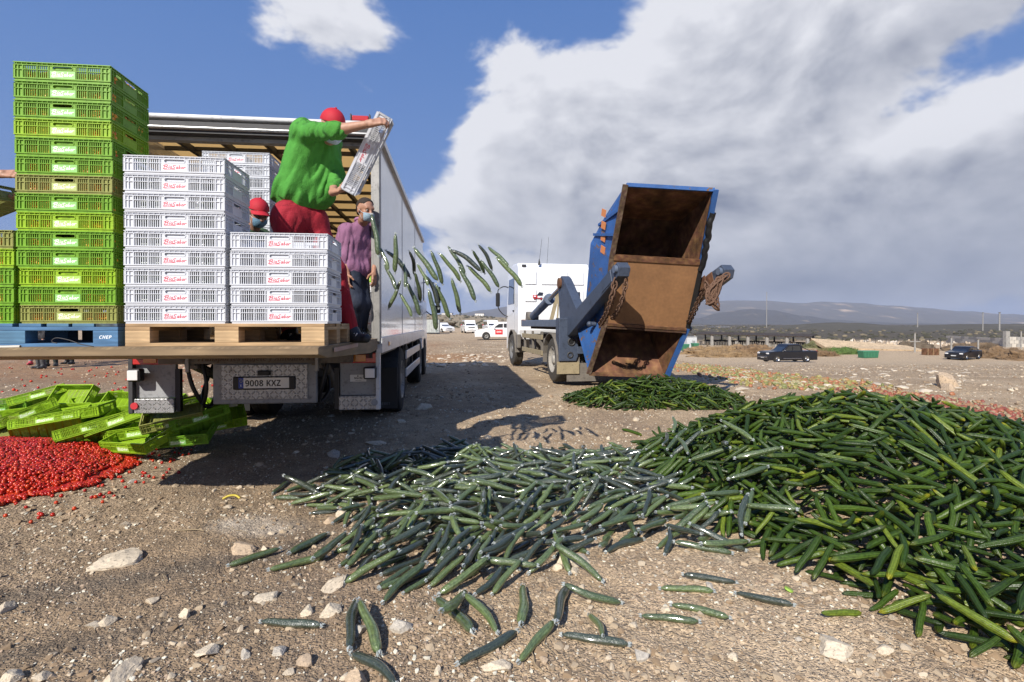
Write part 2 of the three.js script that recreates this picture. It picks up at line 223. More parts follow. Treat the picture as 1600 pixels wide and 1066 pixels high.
// ranges: profile gives (px -> py) of the crest
function range(name, label, Z, depth, profile, color, rough, seed, base) {
  const nu = 260, nv = 40, pos = [], col = [], idx = [], x0 = profile[0][0], x1 = profile[profile.length - 1][0];
  const crest = (px) => { let i = 0; while (i < profile.length - 2 && profile[i + 1][0] < px) i++; const [a, b] = [profile[i], profile[i + 1]], t = clamp((px - a[0]) / (b[0] - a[0])); return mix(a[1], b[1], t * t * (3 - 2 * t)); };
  for (let j = 0; j <= nv; j++) for (let i = 0; i <= nu; i++) {
    const px = mix(x0, x1, i / nu), v = j / nv, s = v < .5 ? v / .5 : (1 - v) / .5, p = at(px, 506, Z), D = Z + (v - .5) * depth * 2, x = p.x * D / Z * .5 + p.x * .5, z = -D;
    const top = at(px, crest(px) + 2.2 * fbm(px * .022, seed, 0, 4), Z).y, f = Math.pow(s, 1.25); const er = fbm(x * 6 / depth + seed, z * 6 / depth, seed, 5), rd = 1 - Math.abs(fbm(x * 3 / depth, z * 3 / depth + seed, seed, 4)) * 2;
    const h = base + (top - base) * (f * (1 + rough * .25 * er * (1 - f)) + rough * .30 * (rd - .4) * f * (1 - f) + rough * .02 * er * f); pos.push(x, h, z);
    const k = .5 + .6 * fbm(x * 14 / depth, z * 14 / depth, seed + 2, 5), q = sstep(.18, .5, er) * .8; col.push(...color(k, q, px, f)); }
  for (let j = 0; j < nv; j++) for (let i = 0; i < nu; i++) { const a = j * (nu + 1) + i; idx.push(a, a + 1, a + nu + 1, a + 1, a + nu + 2, a + nu + 1); }
  const g = new THREE.BufferGeometry(); g.setAttribute('position', new THREE.Float32BufferAttribute(pos, 3)); g.setAttribute('color', new THREE.Float32BufferAttribute(col, 3)); g.setIndex(idx); g.computeVertexNormals();
  tag(mesh(name, g, mat([1, 1, 1], 1, { vertexColors: true })), label, null, null, 'structure');
}
range('hills', 'low dark scrubby hills behind the dump on the right', 430, 205, [[1010, 520], [1130, 522], [1200, 517], [1250, 507], [1300, 503.5], [1345, 505], [1390, 509], [1425, 511], [1470, 508], [1520, 506], [1600, 506.5], [1700, 506], [1900, 512]], (k, q) => m3(m3([.048, .045, .033], [.10, .086, .06], clamp(k)), [.28, .235, .17], q * .45), .7, 3, -4);
range('mountains', 'blue hazy mountain range far behind on the right', 5200, 1500, [[480, 500], [560, 497], [660, 496], [700, 493], [760, 484], [800, 478], [850, 474], [930, 478], [1000, 476], [1060, 474], [1110, 471], [1160, 469], [1205, 471], [1250, 473], [1300, 472], [1340, 474], [1390, 477], [1440, 481], [1500, 486], [1560, 490], [1640, 494], [1900, 500]], (k, q) => m3([.085, .075, .06], [.62, .45, .29], clamp(q * 1.5 + (k - .62) * 1.6)), 1.9, 8, -8);
range('mountains', 'nearer bluish foothill ridge in front of the high range', 3300, 620, [[900, 506], [1000, 503], [1090, 497], [1130, 488], [1170, 482.5], [1205, 485], [1260, 494], [1310, 500], [1360, 503], [1420, 505], [1500, 506]], (k, q) => m3([.055, .05, .042], [.42, .31, .2], clamp(q + (k - .72) * 1.3)), 1.8, 15, -6);

// ---------------------------------------------------------------- the box lorry with its tail lift (its own axes: x right, y up, z towards its rear)
const TRUCK = [-2.66, 0, -5.42], TT = .104;
const truckM = M4().compose(V3(...TRUCK), new THREE.Quaternion().setFromAxisAngle(UPV, TT), V3(1, 1, 1));
const tw = (x, y, z) => V3(x, y, z).applyMatrix4(truckM); // lorry axes -> world
const FLOOR = 1.195;
function lettering(w, h, draw, back) { const c = document.createElement('canvas'); c.width = w; c.height = h; const x = c.getContext('2d'); if (back) { x.fillStyle = back; x.fillRect(0, 0, w, h); } draw(x, w, h); const t = new THREE.CanvasTexture(c); t.colorSpace = THREE.SRGBColorSpace; return t; }
function signFace(name, w, h, tex, parent, m, roughness = .5) { const o = mesh(name, new THREE.PlaneGeometry(w, h), mat([1, 1, 1], roughness, { map: tex }), parent); o.applyMatrix4(m); return o; }
function decal(name, w, h, tex, parent, m, roughness = .5) { const o = mesh(name, new THREE.PlaneGeometry(w, h), mat([1, 1, 1], roughness, { map: tex, alphaMap: null, transparent: true, alphaTest: .35 }), parent); o.applyMatrix4(m); return o; }
const pose = (x, y, z, rx = 0, ry = 0, rz = 0) => M4().compose(V3(x, y, z), new THREE.Quaternion().setFromEuler(new THREE.Euler(rx, ry, rz)), V3(1, 1, 1));
function wheel(parent, x, y, z, R, w, side, mRim = MT.rim, mTyre = MT.rubber, bolts = 10) { // axle along x; side: which way the outside faces
  const tyre = new MB(); const pr = [[R * .60, -w / 2], [R * .66, -w * .5], [R * .93, -w * .48], [R * .985, -w * .40], [R, -w * .3], [R, -w * .1], [R * .985, -w * .085], [R * .985, w * .085 - w * .17 + w * .08], [R, -w * .06], [R, w * .06], [R * .985, w * .07], [R * .985, w * .085], [R, w * .1], [R, w * .3], [R * .985, w * .40], [R * .93, w * .48], [R * .66, w * .5], [R * .60, w / 2]];
  tyre.lathe(pr.map(([a, b]) => [a, b]), pose(0, 0, 0, 0, 0, Math.PI / 2), 36);
  const wg = new THREE.Group(); wg.name = 'wheel'; wg.position.set(x, y, z); parent.add(wg); tyre.build('tyre', mTyre, wg);
  const r = new MB(), s = side; r.lathe([[R * .60, 0], [R * .60, .10], [R * .56, .115], [R * .52, .07], [R * .34, .02], [R * .2, .03], [R * .19, .09], [R * .1, .10], [.001, .10]], pose(s * (w / 2 - .11), 0, 0, 0, 0, -s * Math.PI / 2), 28);
  for (let i = 0; i < bolts; i++) { const a = i / bolts * 6.283; r.cyl([s * (w / 2 - .075), Math.cos(a) * R * .28, Math.sin(a) * R * .28], [s * (w / 2 - .045), Math.cos(a) * R * .28, Math.sin(a) * R * .28], R * .025, R * .025, 6); }
  r.build('rim', mRim, wg); return wg;
}
const lorry = thing('box_lorry', 'white box lorry seen from behind with open rear and lowered tail lift, plate 9008 KXZ', 'lorry', TRUCK, TT);
{
  const L = 7.1, top = 3.37, W = 1.25;
  // sides with joints between panels, floor, front, roof
  for (const s of [-1, 1]) { const sd = new MB(); sd.span(s * W - (s > 0 ? .045 : 0), s * W + (s > 0 ? 0 : .045), 1.18, top - .05, -L, -.06); sd.build(s > 0 ? 'right_side_wall' : 'left_side_wall', MT.silver, lorry);
    const tr = new MB(); tr.span(s * (W + .006) - .03, s * (W + .006) + .03, top - .06, top + .01, -L - .02, .0); tr.span(s * (W + .004) - .03, s * (W + .004) + .03, 1.04, 1.20, -L, 0); tr.build('side_rail', MT.white, lorry);
    for (let i = 1; i < 3; i++) new MB().box(.004, top - 1.3, .012, s * (W + .002), 2.22, -L * i / 3).build('panel_joint', MT.greyPaint, lorry); }
  new MB().span(-W + .045, W - .045, 1.06, FLOOR, -L, 0).build('floor', MT.woodDark, lorry);
  new MB().span(-W + .045, W - .045, FLOOR, top, -L, -L + .06).build('front_wall', MT.white, lorry);
  const roof = new MB().span(-W + .03, W - .03, top - .012, top, -L, -.05).build('roof', phys([.92, .74, .45], .9, { transmission: .75, thickness: 0 }), lorry);
  for (const x of [-.9, -.45, 0, .45, .9]) new MB().span(x - .022, x + .022, top - .075, top - .013, -L + .06, -.12).build('roof_rib', MT.darkGrey, roof);
  for (let z = -.62; z > -6.9; z -= .62) new MB().span(-W + .05, W - .05, top - .055, top - .0135, z - .018, z + .018).build('roof_rib', MT.darkGrey, roof);
  // rear portal
  for (const s of [-1, 1]) { const po = new MB(); po.rbox(.075, 2.24, .1, s * (W - .02), 2.26, -.03, .012); po.box(.03, 2.2, .03, s * (W - .06), 2.24, .0); po.build('rear_post', MT.aluWorn, lorry); }
  const hd = new MB(); hd.rbox(2.5, .05, .22, 0, 3.425, .02, .02); hd.build('rear_header', MT.white, lorry);
  new MB().box(2.46, .045, .18, 0, 3.353, .03).box(2.44, .03, .14, 0, 3.287, .02).build('header_track', MT.darkGrey, lorry);
  new MB().span(-1.2, 1.2, 3.235, 3.345, -.12, -.03).build('header_board', MT.greyPaint, lorry);
  new MB().cyl([-1.2, 3.318, .1], [1.2, 3.318, .1], .022, .022, 10).build('door_rail', MT.alu, lorry);
  const mk = new MB().rbox(.17, .055, .04, 1.08, 3.485, .08, .01).build('marker_lamp', MT.red, lorry); mk.userData.label = 'dark red marker lamp on the roof edge';
  for (const x of [.985, 1.175]) new MB().box(.012, .10, .05, x, 3.475, .08).build('lamp_guard', MT.darkGrey, lorry);
  // chassis
  const ch = new MB(); for (const s of [-1, 1]) ch.span(s * .42 - .04, s * .42 + .04, .72, .98, -9.2, -.35); for (let z = -.6; z > -9; z -= 1.2) ch.span(-.42, .42, .78, .92, z - .04, z + .04); ch.span(-1.18, 1.18, .98, 1.06, -7.1, -.02); ch.build('chassis', MT.black, lorry);
  for (const [z, d] of [[-2.55, 1], [-6.55, 0]]) { for (const s of [-1, 1]) { wheel(lorry, s * 1.08, .49, z, .5, .3, s); if (d) wheel(lorry, s * .76, .49, z, .5, .28, s); } new MB().cyl([-1, .49, z], [1, .49, z], .09).ball(0, .49, z, .22, .2, .2).build('axle', MT.black, lorry); }
  for (const s of [-1, 1]) { const mg = new MB(); for (let i = 0; i < 9; i++) { const a = -.2 + i / 8 * 3.54, b = a + .44; const p = (t, q) => [s * 1.0, .49 + Math.sin(t) * q, -2.55 + Math.cos(t) * q]; mg.bar(p(a, .58), p(b, .58), .44, .015, [1, 0, 0]); } mg.build('mudguard', MT.darkGrey, lorry);
    const fl = new MB().box(.46, .58, .012, s * 1.0, .44, -1.86); const f = fl.build('mud_flap', MT.black, lorry);
    if (s > 0) decal('flap_lettering', .40, .075, lettering(256, 48, (x) => { x.fillStyle = '#4c5056'; x.font = 'bold 34px sans-serif'; x.textAlign = 'center'; x.strokeStyle = '#4c5056'; x.fillText('LAMBERET', 128, 38); }), f, pose(1.0, .22, -1.852)); }
  // side guards: two white boards on black uprights, tank and boxes behind
  for (const s of [-1, 1]) { for (const y of [.83, .53]) new MB().rbox(.03, .14, 3.0, s * 1.22, y, -4.72, .01).build('side_guard', MT.white, lorry); for (const z of [-3.4, -4.7, -6.0]) new MB().box(.05, .62, .07, s * 1.18, .74, z).build('guard_upright', MT.black, lorry); new MB().cyl([s * .9, .68, -3.6], [s * .9, .68, -5.2], .25, .25, 18).build('tank', MT.darkGrey, lorry); new MB().cyl([s * .85, .80, -5.35], [s * .85, .8, -5.9], .16, .16, 16).build('air_bottle', MT.blueLight, lorry); }
  new MB().rbox(.02, .05, .09, 1.285, 1.12, -.55, .006).build('side_marker', MT.amber, lorry);
  // rear cluster left and right
  for (const s of [-1, 1]) {
    const c = s * 1.045, p = new MB(); p.rbox(.40, .36, .05, c - s * .02, .76, -.10, .012); p.build('lamp_panel', MT.greyPaint, lorry);
    new MB().rbox(.42, .15, .06, c - s * .01, .505, -.06, .008).build('bumper_plate', MT.diamond, lorry);
    new MB().rbox(.045, .62, .07, s * 1.235, .74, -.05, .008).build('corner_post', s > 0 ? MT.white : MT.darkGrey, lorry); new MB().box(.05, .44, .05, s * .80, .66, -.08).build('bracket', MT.black, lorry);
    const lm = new MB().rbox(.40, .11, .06, c - s * .01, .985, -.05, .012).build('tail_lamp', MT.red, lorry); new MB().rbox(.13, .075, .02, c + s * .0, .985, -.018, .006).build('indicator_lens', MT.amber, lm);
    new MB().rbox(.36, .045, .05, c, 1.06, -.06, .008).build('lamp_hood', MT.black, lorry);
    const w = new MB().rbox(.13, .13, .09, s * 1.16, .83, .02, .02).build('work_lamp', MT.black, lorry); new MB().rbox(.10, .10, .012, s * 1.165, .83, .07, .012).build('lamp_lens', MT.lensClear, w);
    new MB().cyl([s * 1.2, .51, -.03], [s * 1.2, .51, -.012], .035, .035, 16).build('reflector', s < 0 ? MT.sunRed : MT.greyPaint, lorry);
    // lift ram
    new MB().cyl([s * .58, .62, -.9], [s * .66, .92, -.1], .05, .05, 14).cyl([s * .66, .92, -.1], [s * .68, 1.0, .1], .028).build('lift_ram', MT.dustMetal, lorry);
    new MB().box(.07, .16, .9, s * .62, 1.0, -.45, .08).box(.09, .2, .1, s * .62, 1.02, .02).build('lift_arm', MT.dustMetal, lorry);
    new MB().tube([[s * .56, .98, -.05], [s * .5, .7, -.02], [s * .58, .5, -.12], [s * .66, .62, -.3], [s * .6, .9, -.4]], .019, 30).tube([[s * .72, .98, -.05], [s * .64, .66, -.06], [s * .56, .46, -.2], [s * .5, .8, -.4]], .021, 30).build('hydraulic_hose', MT.black, lorry);
  }
  const st = signFace('sticker', .17, .075, lettering(256, 112, (x) => { x.fillStyle = '#181818'; x.font = 'bold 44px sans-serif'; x.textAlign = 'center'; x.fillText('Mechi', 128, 70); x.beginPath(); x.arc(122, 22, 11, 0, 7); x.fill(); x.font = '16px sans-serif'; x.fillText('CARROCERIAS', 128, 100); }, '#d9d9d6'), lorry, pose(1.02, .765, -.0735)); st.userData.label = 'small white maker sticker';
  const pl = new MB().rbox(1.04, .42, .05, .09, .725, -.02, .015).build('rear_panel', MT.greyPaint, lorry); new MB().rbox(.86, .36, .012, .09, .745, .012, .004).build('tread_plate', MT.diamond, pl);
  new MB().rbox(.62, .135, .025, .09, .735, .028, .02).build('plate_holder', MT.black, lorry);
  const pt = lettering(512, 112, (x) => { x.fillStyle = '#1d3f9e'; x.fillRect(0, 0, 50, 112); x.fillStyle = '#e8d44c'; for (let i = 0; i < 12; i++) { x.beginPath(); x.arc(25 + 14 * Math.cos(i * .5236), 34 + 14 * Math.sin(i * .5236), 2.4, 0, 7); x.fill(); } x.fillStyle = '#fff'; x.font = 'bold 26px sans-serif'; x.fillText('E', 16, 92); x.fillStyle = '#101010'; x.font = 'bold 92px sans-serif'; x.textBaseline = 'middle'; x.save(); x.translate(64, 59); x.scale(.93, 1); x.fillText('9008 KXZ', 0, 0); x.restore(); }, '#e9e9e4');
  signFace('number_plate', .50, .108, pt, lorry, pose(.09, .738, .0425), .35); new MB().rbox(.12, .05, .06, .09, .84, .03, .01).build('plate_lamp', MT.black, lorry);
  const bm = new MB().rbox(1.9, .10, .08, .04, .992, .06, .01).build('lift_beam', MT.dustMetal, lorry);
  decal('beam_lettering', 1.3, .085, lettering(1024, 68, (x) => { x.fillStyle = '#5a4a36'; x.font = 'italic bold 54px serif'; x.fillText('Transportes Mojete y Antonio, S.L.', 6, 50); }), bm, pose(.1, .992, .1025), .8);
  for (const x of [-.62, .64]) new MB().rbox(.035, .2, .04, x, .96, .11, .008).build('hinge_lug', MT.aluWorn, lorry);
  // tail lift platform: a wedge, thin at its tip
  const pf = new MB(); const half = 1.25, tip = 2.40; pf.prism([[.06, FLOOR - .004], [tip - .03, FLOOR + .012], [tip, FLOOR + .002], [tip, FLOOR - .028], [tip - .22, FLOOR - .062], [.5, FLOOR - .125], [.06, FLOOR - .11]], half * 2 - .02, M4().makeBasis(V3(0, 0, 1), V3(0, 1, 0), V3(-1, 0, 0)).setPosition(half - .01, 0, 0), .004); const pf_ = pf.build('lift_platform', MT.platform, lorry);
  const strip = lettering(512, 32, (x) => { x.fillStyle = '#c9bfae'; x.fillRect(0, 0, 512, 32); x.fillStyle = '#8f3d33'; for (let i = -2; i < 26; i++) { x.beginPath(); x.moveTo(i * 22, 32); x.lineTo(i * 22 + 11, 32); x.lineTo(i * 22 + 23, 0); x.lineTo(i * 22 + 12, 0); x.fill(); } });
  signFace('warning_stripe', .85, .03, strip, pf_, pose(half + .0035, FLOOR - .022, 1.62, 0, Math.PI / 2, 0), .7); signFace('warning_stripe', .6, .05, strip, lorry, pose(.95, FLOOR - .035, .004), .7);
  // cab
  const cb = new MB(); cb.prism([[-7.35, .75], [-7.35, 3.05], [-7.7, 3.22], [-8.9, 3.1], [-9.25, 2.1], [-9.35, 1.0], [-9.3, .6], [-8.95, .6], [-8.9, .95], [-7.9, .95], [-7.85, .75]], 2.36, M4().makeBasis(V3(0, 0, 1), V3(0, 1, 0), V3(-1, 0, 0)).setPosition(1.18, 0, 0), .03); cb.build('cab', MT.whiteCab, lorry);
  for (const s of [-1, 1]) { const wd = new MB(); wd.plate([[s * 1.216, 1.95, -8.95], [s * 1.216, 1.95, -8.0], [s * 1.216, 2.7, -8.0], [s * 1.216, 2.7, -8.75]], s * .01); wd.build('cab_window', MT.glass, lorry); wheel(lorry, s * 1.08, .49, -8.42, .5, .3, s);
    const mr = new MB(); mr.rbox(.17, .46, .11, s * 1.52, 2.16, -9.2, .03); mr.rbox(.17, .22, .10, s * 1.52, 1.76, -9.2, .03); mr.tube([[s * 1.2, 2.5, -9.1], [s * 1.42, 2.5, -9.2], [s * 1.5, 2.4, -9.2]], .016, 12).tube([[s * 1.2, 1.7, -9.15], [s * 1.36, 1.6, -9.2], [s * 1.5, 1.66, -9.2]], .016, 12); mr.build('wing_mirror', MT.black, lorry); }
  new MB().plate([[-1.05, 1.9, -9.31], [1.05, 1.9, -9.31], [1.05, 2.85, -9.03], [-1.05, 2.85, -9.03]], -.02).build('windscreen', MT.glass, lorry);
}
// cut bits of rope on the platform edge
{ const y = FLOOR + .02, r = new MB(); r.tube([[-1.07, y, 2.34], [-1.0, y + .035, 2.34], [-.93, y + .012, 2.36], [-.98, y - .002, 2.35], [-1.04, y + .02, 2.36], [-.9, y + .03, 2.35], [-.82, y + .005, 2.36], [-.86, y + .012, 2.34], [-.74, y + .004, 2.35], [-.66, y + .03, 2.36], [-.6, y + .004, 2.34], [-.45, y + .002, 2.35]].map((p) => tw(...p)), .0085, 110, 6);
  tag(r.build('rope', MT.rope), 'tangled pale rope lying along the tail lift edge beneath the blue pallet', 'rope');
  const w = new MB().tube([[-.06, y, 2.34], [-.12, y + .012, 2.345], [-.2, y + .04, 2.34], [-.27, y + .05, 2.34], [-.29, y + .03, 2.34], [-.26, y + .02, 2.34]].map((p) => tw(...p)), .003, 40, 5); tag(w.build('wire', MT.darkGrey), 'thin dark wire loop against the right block of the blue pallet', 'wire'); }

// ---------------------------------------------------------------- plastic crates
const CL = .6, CW = .4, CH = .122;
function wallBits(b, len, depth, put, plateHalf, fields, open, noLabel) { // one wall, built along x with its outside at z = 0 (inwards is negative)
  const B = (x0, x1, y0, y1, z0, z1) => b.add(new THREE.BoxGeometry(x1 - x0, y1 - y0, z1 - z0), M4().multiplyMatrices(put, M4().setPosition((x0 + x1) / 2, (y0 + y1) / 2, (z0 + z1) / 2)));
  const h = len / 2;
  B(-h, h, .1085, .1135, -.012, 0); B(-h, h, .094, .0985, -.012, -.001); B(-h, h, .0665, .0705, -.010, -.0015); B(-h, h, .0125, .0195, -.012, 0); B(-h + .006, h - .006, 0, .0125, -.014, -.005); B(-h, h, .0985, .1085, -.012, -.0085);
  for (let i = -9; i <= 9; i++) { const x = i * h / 9.7; B(x - .0012, x + .0012, .0985, .1085, -.0085, -.001); }
  for (const s of [-1, 1]) { const a = s * h, c = s * (h - .056); B(Math.min(a, c), Math.max(a, c), .0195, .094, -.012, -.0075); for (const q of [h - .002, h - .030, h - .056]) B(s * q - .002, s * q + .002, .0195, .094, -.0075, -.001); }
  for (const [x0, x1] of fields) { const n = Math.round((x1 - x0) / .0132); for (let i = 0; i < n; i++) { const x = x0 + (i + .5) * (x1 - x0) / n; B(x - .0023, x + .0023, .0195, .094, -.0115, -.0055); } for (const x of [x0 - .003, x1 + .003]) B(x - .002, x + .002, .0195, .094, -.011, -.001); }
  B(-plateHalf, plateHalf, .0195, .0665, -.009, -.003);
  const w = plateHalf, hw = .060, y0 = .0735, y1 = .0925, r = (y1 - y0) / 2, hole = []; for (let i = 0; i <= 8; i++) { const t = Math.PI / 2 - i / 8 * Math.PI; hole.push([hw - r + Math.cos(t) * r, (y0 + y1) / 2 + Math.sin(t) * r]); } for (let i = 0; i <= 8; i++) { const t = -Math.PI / 2 - i / 8 * Math.PI; hole.push([-hw + r + Math.cos(t) * r, (y0 + y1) / 2 + Math.sin(t) * r]); }
  if (w > hw + .004) { b.prism([[-w, .0705], [w, .0705], [w, .094], [-w, .094]], .006, M4().multiplyMatrices(put, M4().setPosition(0, 0, -.0095)), 0, [hole]); if (!open) b.prism(hole, .002, M4().multiplyMatrices(put, M4().setPosition(0, 0, -.0135)));
    const ring = hole.map(([x, y]) => [x * 1.06, (y - .083) * 1.3 + .083]); b.prism(ring, .0030, M4().multiplyMatrices(put, M4().setPosition(0, 0, -.0036)), 0, [hole]); }
}
function crateBody(openFront, openSide) {
  const b = new MB(), fr = [[-.238, -.158], [-.150, -.088], [.088, .150], [.158, .238]], sd = [[-.142, -.082], [.082, .142]];
  for (const s of [1, -1]) wallBits(b, CL, 0, M4().multiplyMatrices(M4().makeRotationY(s > 0 ? 0 : Math.PI), M4().setPosition(0, 0, CW / 2)), .079, fr, openFront);
  for (const s of [1, -1]) wallBits(b, CW - .002, 0, M4().multiplyMatrices(M4().makeRotationY(s * Math.PI / 2), M4().setPosition(0, 0, CL / 2 - .0005)), .072, sd, openSide);
  return b.geo();
}
function crateFloor() { const b = new MB(); for (let i = 0; i < 26; i++) b.span(-.288, .288, .003, .007, -.186 + i * .0146, -.186 + i * .0146 + .0085); for (let i = 0; i < 9; i++) b.span(-.286 + i * .07, -.286 + i * .07 + .012, .0015, .0065, -.188, .188); return b.geo(); }
const crateGeo = { shut: crateBody(false, true), open: crateBody(true, true), floor: crateFloor() };
function script(x, w, h, color) { // hand-lettered BioSabor with an underline stroke
  x.strokeStyle = x.fillStyle = color; x.lineCap = x.lineJoin = 'round'; x.lineWidth = h * .052; x.save(); x.translate(w * .07, h * .1); const u = h * .01; x.scale(u, u);
  const P = (f) => { x.beginPath(); f(); x.stroke(); }; x.lineWidth = 8.5;
  P(() => { x.moveTo(26, 8); x.bezierCurveTo(20, 26, 12, 44, 6, 58); }); P(() => { x.moveTo(2, 20); x.bezierCurveTo(20, 2, 62, -2, 58, 14); x.bezierCurveTo(54, 26, 34, 28, 22, 30); x.bezierCurveTo(58, 26, 62, 48, 40, 54); x.bezierCurveTo(28, 58, 12, 60, 0, 62); });
  P(() => { x.moveTo(76, 28); x.lineTo(70, 54); }); P(() => { x.moveTo(82, 14); x.lineTo(83, 15); });
  P(() => { x.moveTo(104, 28); x.bezierCurveTo(88, 28, 82, 54, 96, 54); x.bezierCurveTo(110, 54, 114, 28, 104, 28); });
  P(() => { x.moveTo(158, 14); x.bezierCurveTo(142, 4, 116, 18, 132, 30); x.bezierCurveTo(152, 40, 148, 62, 112, 56); });
  P(() => { x.moveTo(186, 32); x.bezierCurveTo(170, 24, 158, 50, 168, 55); x.bezierCurveTo(176, 58, 184, 44, 188, 32); x.lineTo(184, 56); });
  P(() => { x.moveTo(212, 6); x.lineTo(198, 54); x.bezierCurveTo(216, 62, 226, 34, 206, 34); });
  P(() => { x.moveTo(246, 32); x.bezierCurveTo(230, 32, 226, 56, 238, 56); x.bezierCurveTo(252, 56, 256, 32, 246, 32); });
  P(() => { x.moveTo(266, 32); x.lineTo(260, 56); }); P(() => { x.moveTo(262, 46); x.bezierCurveTo(268, 34, 278, 28, 288, 33); });
  x.lineWidth = 6.5; P(() => { x.moveTo(14, 74); x.bezierCurveTo(60, 66, 110, 64, 150, 66); }); x.restore();
}
function crateKind(c, plate, ink, rough, name) {
  const m = phys(c, rough, { map: name === 'white' ? null : rep(T.grime, 2.2), specularIntensity: .6 }); const tex = lettering(320, 96, (x, w, h) => script(x, w, h, ink), plate);
  return { m, label: mat([1, 1, 1], .45, { map: tex }), name };
}
const CK = { lime: crateKind([.38, .62, .03], '#a9cf63', '#f6fbef', .38, 'lime green'), green: crateKind([.235, .49, .04], '#8cc46c', '#f3f8ee', .38, 'grass green'), khaki: crateKind([.36, .38, .10], '#adbb6e', '#f4f4e4', .5, 'faded khaki'), white: crateKind([.60, .62, .665], '#d6d6dd', '#b80f2c', .36, 'white') };
const labelGeo = new THREE.PlaneGeometry(.156, .0455);
function makeCrate(kind, open) {
  const k = CK[kind], o = new THREE.Group(); o.name = 'plastic_crate'; mesh('crate_walls', crateGeo[open ? 'open' : 'shut'], k.m, o); mesh('crate_floor', crateGeo.floor, k.m, o);
  for (const s of [1, -1]) { const l = mesh('printed_label', labelGeo, k.label, o); l.position.set(0, .043, s * (CW / 2 - .0022)); if (s < 0) l.rotation.y = Math.PI; } return o;
}
const crateProto = {}; for (const k in CK) for (const op of [0, 1]) crateProto[k + op] = makeCrate(k, !!op);
function crate(kind, open, pos, quat, label, group) { const c = crateProto[kind + (open ? 1 : 0)].clone(); c.name = numbered('plastic_crate'); scene.add(c); c.position.copy(vec(pos)); if (kind !== 'white') c.scale.set(.92, 1, 1); if (quat.isQuaternion) c.quaternion.copy(quat); else c.rotation.y = quat; return tag(c, label, 'crate', group); }
const PTOP = FLOOR + .012 + .144;
const ORD = ['lowest', 'second', 'third', 'fourth', 'fifth', 'sixth', 'seventh', 'eighth', 'ninth', 'tenth', 'eleventh', 'twelfth', 'thirteenth', 'topmost'];
